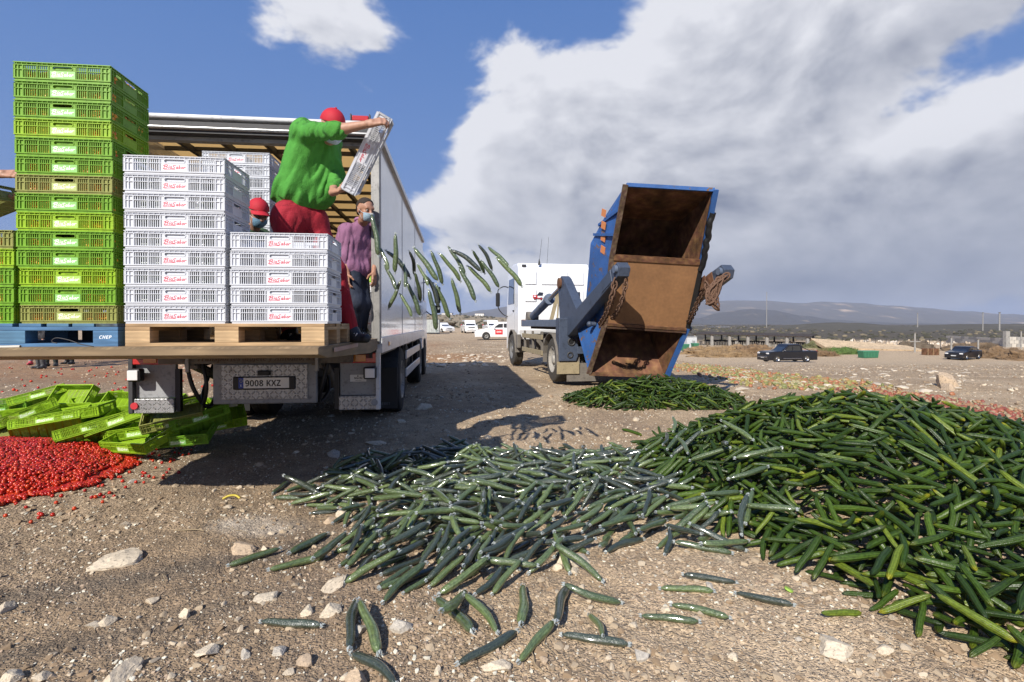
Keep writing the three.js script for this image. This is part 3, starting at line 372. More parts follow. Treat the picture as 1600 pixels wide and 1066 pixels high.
{
  const r = rng(3);
  const greens = 'khaki1,green0,lime0,green0,green1,lime0,green0,khaki1,green0,green0,lime0,green1,green0,green0'.split(',');
  greens.forEach((g, i) => { const j = () => (r() - .5) * .006; crate(g.slice(0, -1), g.endsWith('1'), tw(-.300 + j() + (i > 2 ? -.014 : 0) - i * .0008, PTOP + .0002 + i * .1138, 1.99 + j()), TT + (r() - .5) * .012, `${CK[g.slice(0, -1)].name} crate${g.endsWith('1') ? ' with open hand hole' : ''}, ${i === 13 ? 'topmost' : ORD[i] + (i ? ' from the bottom' : '')} in tall green stack`, 'crates of the tall green stack'); });
  'green0,green0,green1,lime0,khaki0'.split(',').forEach((g, i) => crate(g.slice(0, -1), false, tw(-.882 + (r() - .5) * .006, PTOP + .0002 + i * .1138, 1.99), TT, `${CK[g.slice(0, -1)].name} crate, ${i === 4 ? 'topmost' : ORD[i]} of the short green stack cut by the left edge`, 'crates of the short green stack'));
  for (let i = 0; i < 9; i++) crate('white', 0, tw(.320 + (r() - .5) * .004, PTOP + .0002 + i * .1168, 1.99 + (r() - .5) * .006), TT + (r() - .5) * .008, `white crate with red lettering, ${i === 8 ? 'topmost' : ORD[i]} of the left white stack`, 'crates of the left white stack');
  for (let i = 0; i < 5; i++) crate('white', 0, tw(.948 + (r() - .5) * .005, PTOP + .0002 + i * .1164, 1.99 + (r() - .5) * .006), TT + (r() - .5) * .01, `white crate with red lettering, ${i === 4 ? 'topmost' : ORD[i]} of the right white stack`, 'crates of the right white stack');
  // stacks inside the lorry
  for (let i = 0; i < 14; i++) crate('white', 0, tw(.03, FLOOR + .15 + i * .1148, .35), TT, `white crate, ${ORD[i]} of the stack inside the lorry behind the man in green`, 'white crates stacked inside the lorry');
  for (let i = 0; i < 6; i++) crate('white', 0, tw(.89, FLOOR + .001 + i * .1148, -1.45), TT, `white crate, ${ORD[i]} of the stack inside the lorry behind the man in purple`, 'white crates behind the man in purple');
  for (let i = 6; i < 12; i++) crate(i % 3 ? 'green' : 'lime', 0, tw(.89, FLOOR + .001 + i * .1148, -1.45), TT, `green crate, ${ORD[i - 6]} on the white stack behind the man in purple`, 'green crates behind the man in purple');
  // wrapped cucumbers seen through the slots of the left white stack
  { const n = [], d = new THREE.Object3D(); for (let i = 0; i < 8; i++) for (let k = 0; k < 4; k++) for (let c = 0; c < 2; c++) { const x = (c ? .14 : -.14), front = k < 4; d.position.copy(tw(.320 + (front ? x : .25 - (k % 2) * .03), PTOP + i * .1168 + .028 + (k % 2) * .036, 1.99 + (front ? .155 - (k >> 1) * .04 : -.1 + (k - 4) / 2 * .05 + c * .05))); d.rotation.set(0, TT + (front ? 0 : 1.57), 1.5708); d.rotation.order = 'YXZ'; d.scale.setScalar(1); d.updateMatrix(); n.push(d.matrix.clone()); }
    const im = new THREE.InstancedMesh(new THREE.CapsuleGeometry(.019, .22, 3, 8), phys([.05, .085, .05], .3, { clearcoat: .6 }), n.length); n.forEach((m, i) => im.setMatrixAt(i, m)); im.name = 'crate_cucumbers'; scene.add(im); tag(im, 'wrapped cucumbers filling the left white crates', 'cucumbers', null, 'stuff'); }
  // tomatoes seen through the slots of the green stacks
  const n = [], col = new THREE.Color(), dummy = new THREE.Object3D();
  for (const [sx, cnt] of [[-.312, 14], [-.882, 5]]) for (let i = 0; i < cnt; i++) for (let q = 0; q < 150; q++) { let x, z; if (q < 96) { x = -.25 + (q % 24) / 23 * .50; z = .168 - (q / 24 | 0) % 2 * .024; } else { x = .240 - (q % 2) * .024; z = -.16 + (q - 96) / 54 * .32; } const y = .02 + (q < 96 ? Math.floor(q / 48) * .026 : (q % 3) * .024) + r() * .008; n.push(tw(sx + x + (r() - .5) * .01, PTOP + i * .1138 + y + .006, 1.99 + z + (r() - .5) * .006)); }
  const im = new THREE.InstancedMesh(new THREE.SphereGeometry(.0145, 8, 6), phys([1, 1, 1], .35, {}), n.length); n.forEach((p, i) => { dummy.position.copy(p); dummy.updateMatrix(); im.setMatrixAt(i, dummy.matrix); const t = r(); im.setColorAt(i, col.setRGB(mix(.85, .7, t), mix(.38, .12, t * t), .03)); }); im.name = 'crate_tomatoes'; im.castShadow = true; scene.add(im); tag(im, 'orange red tomatoes filling the stacked green crates', 'tomatoes', null, 'stuff');
}
// ---------------------------------------------------------------- pallets (x long side, z depth)
function pallet(name, label, x, z, m, blue) {
  const p = tw(x, FLOOR + .0125, z), o = thing(name, label, 'pallet', p, TT), r = rng(blue ? 8 : 4), G = (w, h, d, X, Y, Z2, nm) => { const g = new MB().rbox(w, h, d, X, Y, Z2, .003, 0, 0, 0, 1); const mm = g.build(nm, Array.isArray(m) ? m[r() * m.length | 0] : m, o); return mm; };
  for (const Z2 of [-.35, 0, .35]) G(1.2, .022, .1, 0, .011, Z2, 'bottom_board');
  for (const X of [-.5275, 0, .5275]) for (const Z2 of [-.35, 0, .35]) G(.145, .078, .1, X, .022 + .0392, Z2, 'block');
  if (blue) { for (const Z2 of [-.35, 0, .35]) G(1.2, .022, .1, 0, .1116, Z2, 'stringer_board'); for (const X of [-.535, -.385, -.225, -.06, .10, .255, .40, .535]) G(.125, .021, .8, X, .1332, 0, 'deck_board'); }
  else { for (const X of [-.5275, 0, .5275]) G(.145, .022, .8, X, .1116, 0, 'stringer_board'); for (const Z2 of [-.3275, -.18, 0, .18, .3275]) G(1.2, .021, Z2 ? .14 : .12, 0, .1332, Z2, 'deck_board'); }
  return o;
}
const woods = [MT.wood, mat([.66, .49, .31], .75, { map: rep(T.wood, 1.1, 3) }), mat([.55, .39, .24], .8, { map: rep(T.wood, 1.2, 2.6) })], blues = [MT.bluePallet, mat([.11, .27, .5], .8, { map: rep(T.wood, 1.1, 3) }), mat([.16, .27, .42], .85, { map: rep(T.rust, 1.4) })];
pallet('wooden_pallet', 'pale wooden pallet under the two white crate stacks', .63, 1.80, woods, false);
const bp = pallet('wooden_pallet', 'blue painted wooden pallet under the green crate stacks', -.61, 1.80, blues, true);
decal('pallet_lettering', .1, .035, lettering(256, 90, (x) => { x.fillStyle = '#dfe6ee'; x.font = 'italic bold 74px sans-serif'; x.fillText('CHEP', 20, 72); }), bp, pose(.53, .06, .4006), .8);
// crates tipped out on the ground on the left: [column, row, distance, heading, tilt about x, tilt about z, kind]
{
  const E = (a, b, c) => new THREE.Quaternion().setFromEuler(new THREE.Euler(a, b, c, 'YXZ'));
  const list = [
    [115, 624, 6.35, -.15, .95, .05, 'lime', 'tipped on edge atop the heap, hollow inside facing out'], [200, 634, 6.3, 0.2, 0.55, -0.1, 'lime', 'leaning behind the front ones, right of the upturned crate'], [255, 636, 6.4, -0.4, 0.5, 0.1, 'lime', 'under the lorry bumper at the back of the heap'], [285, 648, 6.1, 0.9, 0.55, 0.2, 'lime', 'beneath the lorry corner, half hidden behind the khaki one'],
    [45, 648, 5.8, .75, -.2, .38, 'lime', 'upside down and sloping at the upper left of the heap'], [14, 634, 6.3, .3, .1, .1, 'green', 'at the far left edge behind the others'], [125, 645, 5.75, 0.25, 0.02, 0.15, 'lime', 'long side out below the upturned crate'],
    [210, 652, 5.8, 0.15, 0.35, 0.1, 'lime', 'with pale slots in the middle beneath the bumper'], [225, 668, 5.45, 0.2, 0.12, 0.12, 'lime', 'long side out, just left of the khaki one'], [75, 672, 5.35, 0.55, -0.78, 0.16, 'lime', 'turned over, ribbed base showing above the tomatoes'], [30, 674, 5.5, 0.0, 0.34, -0.05, 'khaki', 'standing open at the left edge above the tomatoes'],
    [142, 680, 5.25, 0.7, -0.6, 0.25, 'lime', 'tilted with a corner dug in, front middle of the heap'], [188, 662, 5.4, 0.5, -0.32, 0.34, 'lime', 'resting askew on the front ones at the middle'], [222, 684, 5.2, -0.25, 0.32, 0.02, 'lime', 'standing open at the front edge, right of the tomatoes'], [274, 646, 5.45, 0.5, 0.38, 0.2, 'khaki', 'lying open on top of the front right crates'],
    [288, 676, 5.4, 0.28, 0.28, 0.05, 'green', 'standing flat at the front right of the heap'], [318, 662, 5.5, 0.45, -0.5, 0.3, 'green', 'slanting at the right end of the heap in the shade'], [340, 650, 5.8, 0.6, 0.42, 0.1, 'lime', 'at the far right end beneath the number plate'], [315, 642, 6.1, -0.5, 0.45, 0.1, 'lime', 'bright, propped up behind the right end'], [165, 660, 5.9, -0.1, 0.3, -0.1, 'green', 'buried in the middle under the others'], [90, 652, 5.8, 0.1, 0.45, 0.0, 'lime', 'half buried behind the turned over crate'], [62, 628, 6.4, 0.7, -0.6, 0.3, 'lime', 'slanting behind the upside down one at upper left'], [5, 660, 5.9, 0.4, 0.34, 0.1, 'lime', 'cut by the left edge above the khaki one'], [160, 634, 6.5, 1.0, 0.45, 0.1, 'lime', 'end on, between the upturned crate and the bumper'],
  ];
  list.forEach(([px, py, Z, h, a, b, k, txt]) => { const p = at(px, py, Z); const q = E(a, h + (a < -.5 ? 0 : 0), b); p.y = Math.max(p.y - .05, groundH(p.x, p.z) + .005 + Math.abs(Math.sin(b)) * .20 + Math.abs(Math.sin(a)) * .14); crate(k, 0, p, q, `${CK[k].name} crate, empty, ${txt}`, 'empty green crates heaped on the ground'); });
}

// ---------------------------------------------------------------- the skip lorry (own axes as above)
const SK_T = .186, skipOrigin = V3(2.06, groundBase(2, -11.9) + .04, -12.0); // between the rear wheels
const sm = M4().compose(skipOrigin, new THREE.Quaternion().setFromAxisAngle(UPV, SK_T), V3(1, 1, 1)), smInv = sm.clone().invert();
const skl = thing('skip_lorry', 'white cabbed skip lorry with blue lifting arms, seen from behind, tipping a skip', 'lorry', skipOrigin, SK_T);
const sl = (px, py, Z) => at(px, py, Z).applyMatrix4(smInv); // a sighting in the lorry's own axes
{
  const R = .5;
  for (const s of [-1, 1]) { wheel(skl, s * 1.03, R, 0, R, .30, s, mat([.50, .47, .42], .6, { map: rep(T.grime, 2) }), MT.dustRubber); wheel(skl, s * .72, R, 0, R, .28, s, MT.rim, MT.dustRubber); wheel(skl, s * 1.05, R, -4.85, R, .30, s, MT.rim, MT.dustRubber);
    const mg = new MB(); for (let i = 0; i < 10; i++) { const a = -.12 + i / 10 * 3.4, b = a + .36, p = (t, q) => [s * .98, R + Math.sin(t) * q, Math.cos(t) * q]; mg.bar(p(a, .60), p(b, .60), .52, .018, [1, 0, 0]); } mg.build('mudguard', MT.dustMetal, skl);
    new MB().box(.50, .26, .02, s * .98, .36, .60).build('mud_flap', MT.tan, skl);
    for (const y of [.98, .60]) new MB().rbox(.03, .12, 2.35, s * 1.2, y, -1.98, .01).build('side_guard', MT.tan, skl);
    for (const z of [-1.0, -2.0, -3.0]) new MB().box(.05, .6, .07, s * 1.16, .82, z).build('guard_upright', MT.dustMetal, skl);
    new MB().cyl([s * .82, .78, -1.0], [s * .82, .78, -1.7], .2, .2, 16).build('air_bottle', MT.dustMetal, skl); new MB().rbox(.4, .42, .8, s * .86, .82, -2.5, .04).build('fuel_tank', MT.dustMetal, skl); }
  const ch = new MB(); for (const s of [-1, 1]) ch.span(s * .4 - .04, s * .4 + .04, .82, 1.06, -6.0, .6); for (let z = .4; z > -5.9; z -= 1.1) ch.span(-.4, .4, .86, 1.0, z - .05, z + .05); ch.cyl([-1, R, 0], [1, R, 0], .09).ball(0, R, 0, .2, .2, .2).cyl([-1, R, -4.85], [1, R, -4.85], .07); ch.build('chassis', MT.darkGrey, skl);
  const bd = new MB(); for (const s of [-1, 1]) { bd.rbox(.30, .17, 3.75, s * 1.02, 1.32, -1.55, .015); } bd.build('bed_rail', MT.blueLight, skl); new MB().span(-.9, .9, 1.17, 1.24, -3.4, .6).build('bed_floor', MT.rustDark, skl); new MB().rbox(2.3, .2, .2, 0, 1.33, -3.48, .02).build('bed_crossbeam', MT.rust, skl);
  // rear legs and lamps
  for (const s of [-1, 1]) { const c = new MB(); c.prism([[-.20, .52], [.16, .52], [.20, .62], [.20, 1.30], [.12, 1.42], [-.20, 1.42]], .26, M4().makeBasis(V3(1, 0, 0), V3(0, 1, 0), V3(0, 0, 1)).setPosition(s * .98, 0, .38), .012); const lg = c.build('rear_leg', MT.blueArm, skl);
    new MB().torus(s * .98 + .06, .92, .655, .07, .02).torus(s * .98 + .03, .64, .655, .055, .018).build('leg_socket', MT.darkGrey, lg); new MB().cyl([s * .98 + .06, .92, .64], [s * .98 + .06, .92, .656], .06).build('socket_cap', MT.black, lg);
    new MB().tube([[s * .85, 1.4, .6], [s * .95, 1.15, .62], [s * .75, 1.0, .5], [s * .9, .85, .4]], .02, 20).tube([[s * .9, 1.42, .55], [s * .8, 1.2, .6], [s * .7, 1.1, .45], [s * .86, .9, .3]], .018, 20).build('hydraulic_hose', MT.black, skl);
    new MB().rbox(.26, .13, .05, s * .62, .99, .70, .01).build('tail_lamp', MT.red, skl); }
  new MB().rbox(1.6, .16, .14, 0, .74, .62, .015).build('rear_bar', MT.blueArm, skl); new MB().span(-1.0, 1.0, .06, .46, .56, .575).build('rear_flap', MT.dustMetal, skl); new MB().span(-.82, .82, .86, 1.3, .36, .48).build('rear_crossmember', MT.black, skl);
  // lifting arms: a broad plate at the pivot, a long box beam out over the rear to the hook
  for (const s of [-1, 1]) {
    const x = s * .93, piv = V3(x, 1.14, .42), tip = V3(x, 2.20, 3.42), A = new MB(), dz = tip.z - piv.z, dy = tip.y - piv.y, len = Math.hypot(dz, dy), cz = dz / len, cy = dy / len;
    const at2 = (t, o) => [piv.z + cz * t - cy * o, piv.y + cy * t + cz * o]; // along the arm, and off it
    A.prism([at2(-.2, -.10), at2(.3, -.17), at2(len, -.12), at2(len + .08, -.02), at2(len + .02, .09), at2(len * .62, .12), at2(.95, .15), at2(.30, 1.12), at2(.16, 1.24), at2(-.02, 1.22), at2(-.14, 1.05), at2(-.28, .25)], .17, M4().makeBasis(V3(0, 0, 1), V3(0, 1, 0), V3(-1, 0, 0)).setPosition(x + .1, 0, 0), .012);
    const arm = A.build('lift_arm', MT.blueArm, skl), e = at2(len - .02, .0), w = at2(len * .84, .0), c1 = at2(.06, 1.1);
    new MB().cyl([x - .13, e[1], e[0]], [x + .13, e[1], e[0]], .065, .065, 18).build('arm_pin', MT.blueLight, arm); new MB().rbox(.185, .22, .5, x, w[1], w[0], .01, 0, Math.atan2(-cy, cz)).build('arm_hook', s < 0 ? MT.blueArm : MT.rust, arm); new MB().rbox(.012, .2, .28, x - s * .118, at2(len * .82, .02)[1], at2(len * .82, .02)[0], .003, 0, Math.atan2(-cy, cz)).build('wear_plate', MT.rust, arm);
    // hydraulic ram from the front of the bed to the plate's crest
    const c0 = [x, 1.50, -3.1], cr = [x, c1[1], c1[0]], mid = [x, mix(c0[1], cr[1], .60), mix(c0[2], cr[2], .60)];
    const rm = new MB().cyl(c0, mid, .105, .105, 16).cyl([x, mix(c0[1], cr[1], .57), mix(c0[2], cr[2], .57)], [x, mix(c0[1], cr[1], .61), mix(c0[2], cr[2], .61)], .14, .14, 16).build('hydraulic_ram', MT.blueLight, skl); new MB().cyl(mid, cr, .055, .055, 12).build('ram_rod', MT.steel, rm); new MB().cyl([x - .16, c0[1], c0[2]], [x + .16, c0[1], c0[2]], .15, .15, 16).build('ram_foot', MT.dustMetal, rm); new MB().cyl([x - .13, cr[1] + .02, cr[2]], [x + .13, cr[1] + .02, cr[2]], .12, .12, 16).build('crest_pin', MT.rust, arm); }
  // frame behind the cab
  for (const s of [-1, 1]) new MB().bar([s * .42, 1.4, -2.9], [s * .10, 2.58, -3.0], .10, .06, [1, 0, 0]).build('mast_leg', MT.tan, skl); new MB().cyl([.02, 1.35, -2.75], [.02, 2.3, -2.75], .13, .13, 16).cyl([.26, 1.35, -2.75], [.26, 2.2, -2.75], .12, .12, 16).build('mast_cylinder', MT.blueArm, skl); new MB().tube([[-.3, 1.4, -2.7], [-.2, 2.2, -2.75], [0, 2.5, -2.8], [.2, 2.1, -2.75], [.4, 1.5, -2.7]], .025, 24).build('mast_hose', MT.tan, skl);
  // cab
  const X = M4().makeBasis(V3(0, 0, 1), V3(0, 1, 0), V3(-1, 0, 0)).setPosition(1.17, 0, 0);
  const cab = new MB().prism([[-3.72, 1.12], [-3.72, 2.98], [-3.86, 3.12], [-4.6, 3.16], [-5.35, 2.95], [-5.62, 2.05], [-5.72, 1.2], [-5.7, .5], [-5.15, .5], [-5.12, .85], [-4.9, 1.06], [-4.0, 1.06], [-3.8, .9]], 2.34, X, .045).build('cab', MT.whiteCab, skl); cab.position.z = -.4; cab.scale.x = .93;
  for (const [x0, x1, y0, y1] of [[-1.0, -.62, 2.5, 2.9], [-.45, .45, 2.5, 2.9], [.6, 1.0, 2.5, 2.9], [-1.0, -.62, 1.98, 2.35], [-.45, .45, 1.98, 2.35], [.6, 1.0, 1.98, 2.35], [-1.0, -.62, 1.45, 1.8], [.6, 1.0, 1.45, 1.8]]) new MB().rbox(x1 - x0, y1 - y0, .05, (x0 + x1) / 2, (y0 + y1) / 2, -3.668, .03, 0, 0, 0, 3).build('back_panel', MT.whiteCab, cab);
  for (const s of [-1, 1]) { new MB().plate([[s * 1.222, 1.95, -5.4], [s * 1.222, 1.95, -4.35], [s * 1.222, 2.75, -4.35], [s * 1.222, 2.75, -5.2]], s * .008).build('cab_window', MT.glass, cab); new MB().box(.008, 1.9, .012, s * 1.218, 1.8, -4.28).build('door_seam', MT.greyPaint, cab); new MB().rbox(.03, .04, .16, s * 1.23, 1.72, -4.45, .01).build('door_handle', MT.black, cab);
    const ar = new MB(); for (let i = 0; i < 9; i++) { const a = -.1 + i / 9 * 3.34, b = a + .4, p = (t, q) => [s * 1.03, R + Math.sin(t) * q, -4.85 + Math.cos(t) * q]; ar.bar(p(a, .62), p(b, .62), .36, .03, [1, 0, 0]); } ar.build('wheel_arch', MT.dustMetal, skl);
    new MB().rbox(.12, .42, .24, s * 1.12, .78, -4.12, .03).build('cab_step', MT.dustMetal, skl);
    const mr = new MB(); mr.rbox(.14, .46, .16, s * 1.56, 2.12, -5.62, .04); mr.tube([[s * 1.2, 2.52, -5.4], [s * 1.36, 2.56, -5.55], [s * 1.54, 2.46, -5.62], [s * 1.56, 2.34, -5.62]], .018, 16).tube([[s * 1.22, 1.55, -5.5], [s * 1.36, 1.62, -5.58], [s * 1.52, 1.8, -5.62], [s * 1.56, 1.92, -5.62]], .018, 16); mr.build('wing_mirror', MT.black, cab); }
  new MB().rbox(.14, .11, .10, -1.02, 3.06, -3.74, .02).build('work_lamp', MT.darkGrey, cab); new MB().cyl([-.52, 3.1, -3.68], [-.52, 3.28, -3.68], .05, .01, 8).cyl([-.52, 3.2, -3.68], [-.44, 3.9, -3.64], .006, .004, 5).build('aerial', MT.black, cab); new MB().cyl([-.2, 3.1, -3.9], [-.14, 4.0, -3.9], .005, .004, 5).build('aerial', MT.black, cab);
  decal('cab_emblem', .42, .34, lettering(256, 208, (x) => { x.fillStyle = '#c3272f'; x.fillRect(16, 96, 96, 62); x.fillStyle = '#2a2f3c'; x.beginPath(); x.moveTo(98, 96); x.lineTo(150, 40); x.lineTo(232, 52); x.lineTo(214, 118); x.lineTo(112, 130); x.fill(); x.fillStyle = '#e4e4e8'; x.fillRect(112, 112, 100, 34); x.fillRect(34, 108, 44, 24); x.fillStyle = '#c3272f'; x.fillRect(106, 146, 110, 14); for (const cx of [62, 190]) { x.fillStyle = '#15161a'; x.beginPath(); x.arc(cx, 164, 27, 0, 7); x.fill(); x.fillStyle = '#c3272f'; x.beginPath(); x.arc(cx, 164, 14, 0, 7); x.fill(); } }), cab, pose(-.56, 2.17, -3.641));
}
// ---------------------------------------------------------------- the tipped skip and its chains
{
  const o = thing('tipped_skip', 'blue and rusty tipped skip with brown centre cover, hanging from the skip lorry', 'skip', [0, 0, 0]);
  const Z = [8.6, 9.2, 9.65, 10.05], left = [[979, 289], [957, 404], [947, 505], [921, 584]], right = [[1116, 297], [1094, 412], [1072, 513], [1040, 588]];
  const Lp = left.map(([a, b], i) => at(a, b, Z[i])), Rp = right.map(([a, b], i) => at(a, b, Z[i])); o.position.copy(Lp[3]); const O = o.position;
  for (const a of [Lp, Rp]) for (const p of a) p.sub(V3(0, 0, 0));
  const rel = (p) => p.clone().sub(O), L = Lp.map(rel), Rr = Rp.map(rel), dep = V3(-.20, .44, -1.16); // depth of the box away from its mouth
  const bl = [L[0].clone().add(V3(-.12, -.26, -1.22)), L[1].clone().add(dep), L[2].clone().add(dep), L[3].clone().add(V3(-.12, .80, -.75))], br = [Rr[0].clone().add(V3(-.12, -.26, -1.22)), Rr[1].clone().add(dep), Rr[2].clone().add(dep), Rr[3].clone().add(V3(-.12, .80, -.75))];
  const t = .035, side = (F4, B4, s, nm) => { const out = new MB(), inn = new MB(), off = V3(s * .03, 0, s * .006); for (let i = 0; i < 3; i++) { const q = [F4[i], F4[i + 1], B4[i + 1], B4[i]]; out.plate(s < 0 ? q : [...q].reverse(), .012); const q2 = q.map((v) => v.clone().sub(off)); inn.plate(s < 0 ? [...q2].reverse() : q2, .006); } out.build(nm + '_side', MT.blueSkip, o); inn.build(nm + '_lining', MT.rust, o); };
  side(L, bl, -1, 'left'); side(Rr, br, 1, 'right');
  const ends = (a, b, c, d, nm, m1) => { new MB().plate([a, b, c, d], .02).build(nm, m1, o); };
  ends(L[0], Rr[0], br[0], bl[0], 'top_end', MT.rust); ends(Rr[3], L[3], bl[3], br[3], 'bottom_end', MT.rust);
  const fl = new MB(); for (let i = 0; i < 3; i++) fl.plate([bl[i], br[i], br[i + 1], bl[i + 1]], .02); fl.build('floor', MT.rustDark, o); const fo = new MB(); for (let i = 0; i < 3; i++) fo.plate([bl[i + 1], br[i + 1], br[i], bl[i]].map((p) => p.clone().add(dep.clone().normalize().multiplyScalar(.025))), .006); fo.build('floor_outside', MT.blueSkip, o);
  // centre cover, with a folded lip along the top and a seam bar along the bottom
  const out = V3(.02, -.08, .06), lerp = (a, b, k) => a.clone().lerp(b, k); new MB().plate([L[2], Rr[2], Rr[1], L[1]].map((p) => p.clone().add(out.clone().multiplyScalar(.4))), .025).build('centre_cover', MT.rustCover, o);
  new MB().bar(lerp(L[1], Rr[1], .01).add(V3(0, .02, .03)), lerp(L[1], Rr[1], .985).add(V3(0, .02, .03)), .10, .06, [0, 1, .3]).build('cover_lip', mat([.33, .17, .08], .7, { map: rep(T.rust, .8) }), o); new MB().bar(lerp(L[2], Rr[2], .01).add(V3(0, -.02, .05)), lerp(L[2], Rr[2], .99).add(V3(0, -.02, .05)), .05, .05, [0, 1, .3]).build('cover_seam', MT.rust, o);
  new MB().bar(lerp(L[2], Rr[2], .01).add(V3(0, -.075, .03)), lerp(L[2], Rr[2], .99).add(V3(0, -.075, .03)), .035, .03, [0, 1, .3]).build('cover_seam', MT.rustDark, o);
  // rims round the mouth
  const rimL = mat([.30, .22, .16], .7, { map: rep(T.rust, 1) }), rb = (P, k, m) => { for (let i = 0; i < 3; i++) { const g = new MB().bar(P[i].clone().add(V3(k * .02, 0, .02)), P[i + 1].clone().add(V3(k * .02, 0, .02)), .085, .05, [1, 0, 0]); g.build('side_rim', i === 1 && k > 0 ? MT.black : m, o); } };
  rb(L, -1, rimL); rb(Rr, 1, MT.blueSkip); new MB().bar(L[0], Rr[0], .06, .06, [0, 1, 0]).build('top_rim', MT.blueSkip, o); new MB().bar(L[3], Rr[3], .07, .07, [0, 1, 0]).build('bottom_rim', MT.rust, o);
  { const g = new MB(), r = rng(17); let p = lerp(Rr[0], Rr[1], .30).add(V3(.03, 0, .05)), q = lerp(Rr[0], Rr[1], 1.1).add(V3(.03, 0, .05)); const pts = []; for (let i = 0; i <= 12; i++) pts.push(lerp(p, q, i / 12).add(V3((r() - .5) * .05, 0, (r() - .5) * .03))); g.tube(pts, .055, 40, 8); g.build('torn_seal', MT.black, o).userData.label = 'torn black rubber strip on the right rim'; }
  // stiffening ribs and orange lettering on the blue side
  for (const k of [.32, .66]) { const a = lerp(L[0], L[1], k), b = lerp(bl[0], bl[1], k); new MB().bar(a.add(V3(-.03, 0, 0)), b.add(V3(-.03, 0, 0)), .05, .06, [0, 1, 0]).build('side_rib', MT.blueSkip, o); }
  { const n = V3().crossVectors(bl[1].clone().sub(L[1]), L[0].clone().sub(L[1])).normalize(), u = bl[1].clone().sub(L[1]).normalize(), v = V3().crossVectors(n, u).multiplyScalar(-1); const c = lerp(lerp(L[0], L[1], .62), lerp(bl[0], bl[1], .62), .5).add(V3(-.05, 0, .0)); for (let i = 0; i < 4; i++) { const g = new MB().add(new THREE.BoxGeometry(.22, .13, .012), lookM(c.clone().add(V3(.0, .36 - i * .22, -.03 * i)), u, V3().crossVectors(n, u), n)); g.build('orange_mark', mat([.62, .22, .07], .7), o); } }
  // lug and round on the left side, where the chain hooks
  for (const [P, s] of [[L, -1], [Rr, 1]]) { const c = lerp(P[2], P[3], .12).add(V3(s * .10, .1, -.35)); new MB().cyl(c, c.clone().add(V3(s * .12, 0, .02)), .045).ball(c.x + s * .12, c.y, c.z + .02, .055).build('lifting_lug', MT.blueArm, o); }
  const chain = (pts, label, group, n, sc = 1) => { const c = thing('chain', label, 'chain', pts[0], 0, group), curve = new THREE.CatmullRomCurve3(pts.map((p) => p.clone().sub(pts[0]))), lg = new THREE.TorusGeometry(.036 * sc, .011 * sc, 6, 12); lg.scale(1, 1.55, 1); for (let i = 0; i < n; i++) { const u = i / (n - 1), p = curve.getPointAt(u), d = curve.getTangentAt(u); const m = mesh('link', lg, MT.chain, c); m.position.copy(p); m.quaternion.setFromUnitVectors(UPV, d).multiply(new THREE.Quaternion().setFromAxisAngle(UPV, i % 2 * 1.57 + .3)); } };
  chain([at(961, 440, 8.55), at(957, 462, 8.6), at(951, 484, 8.8), at(938, 508, 9.3)], 'rusty chain hanging from the left arm tip to the skip side', null, 18, 1.25);
  chain([at(978, 440, 8.5), at(974, 462, 8.55), at(968, 480, 8.7), at(958, 497, 9.1)], 'short rusty chain beside the left arm, along the cover edge', null, 13, 1.1);
  chain([at(1134, 432, 8.60), at(1116, 446, 8.58), at(1108, 458, 8.58), at(1110, 472, 8.58), at(1118, 462, 8.58), at(1126, 440, 8.58)], 'thick rusty chain looped over the right arm tip', null, 26, 1.35);
  chain([at(1122, 440, 8.58), at(1118, 462, 8.58), at(1119, 480, 8.58), at(1112, 468, 8.6), at(1104, 446, 8.62)], 'rusty chain loop dangling lowest beneath the right arm tip', null, 18, 1.25);
  chain([at(1102, 452, 8.75), at(1092, 470, 9.0), at(1085, 486, 9.2), at(1077, 502, 9.5)], 'rusty chain running from the right arm down to the skip', null, 15, 1.15);
}

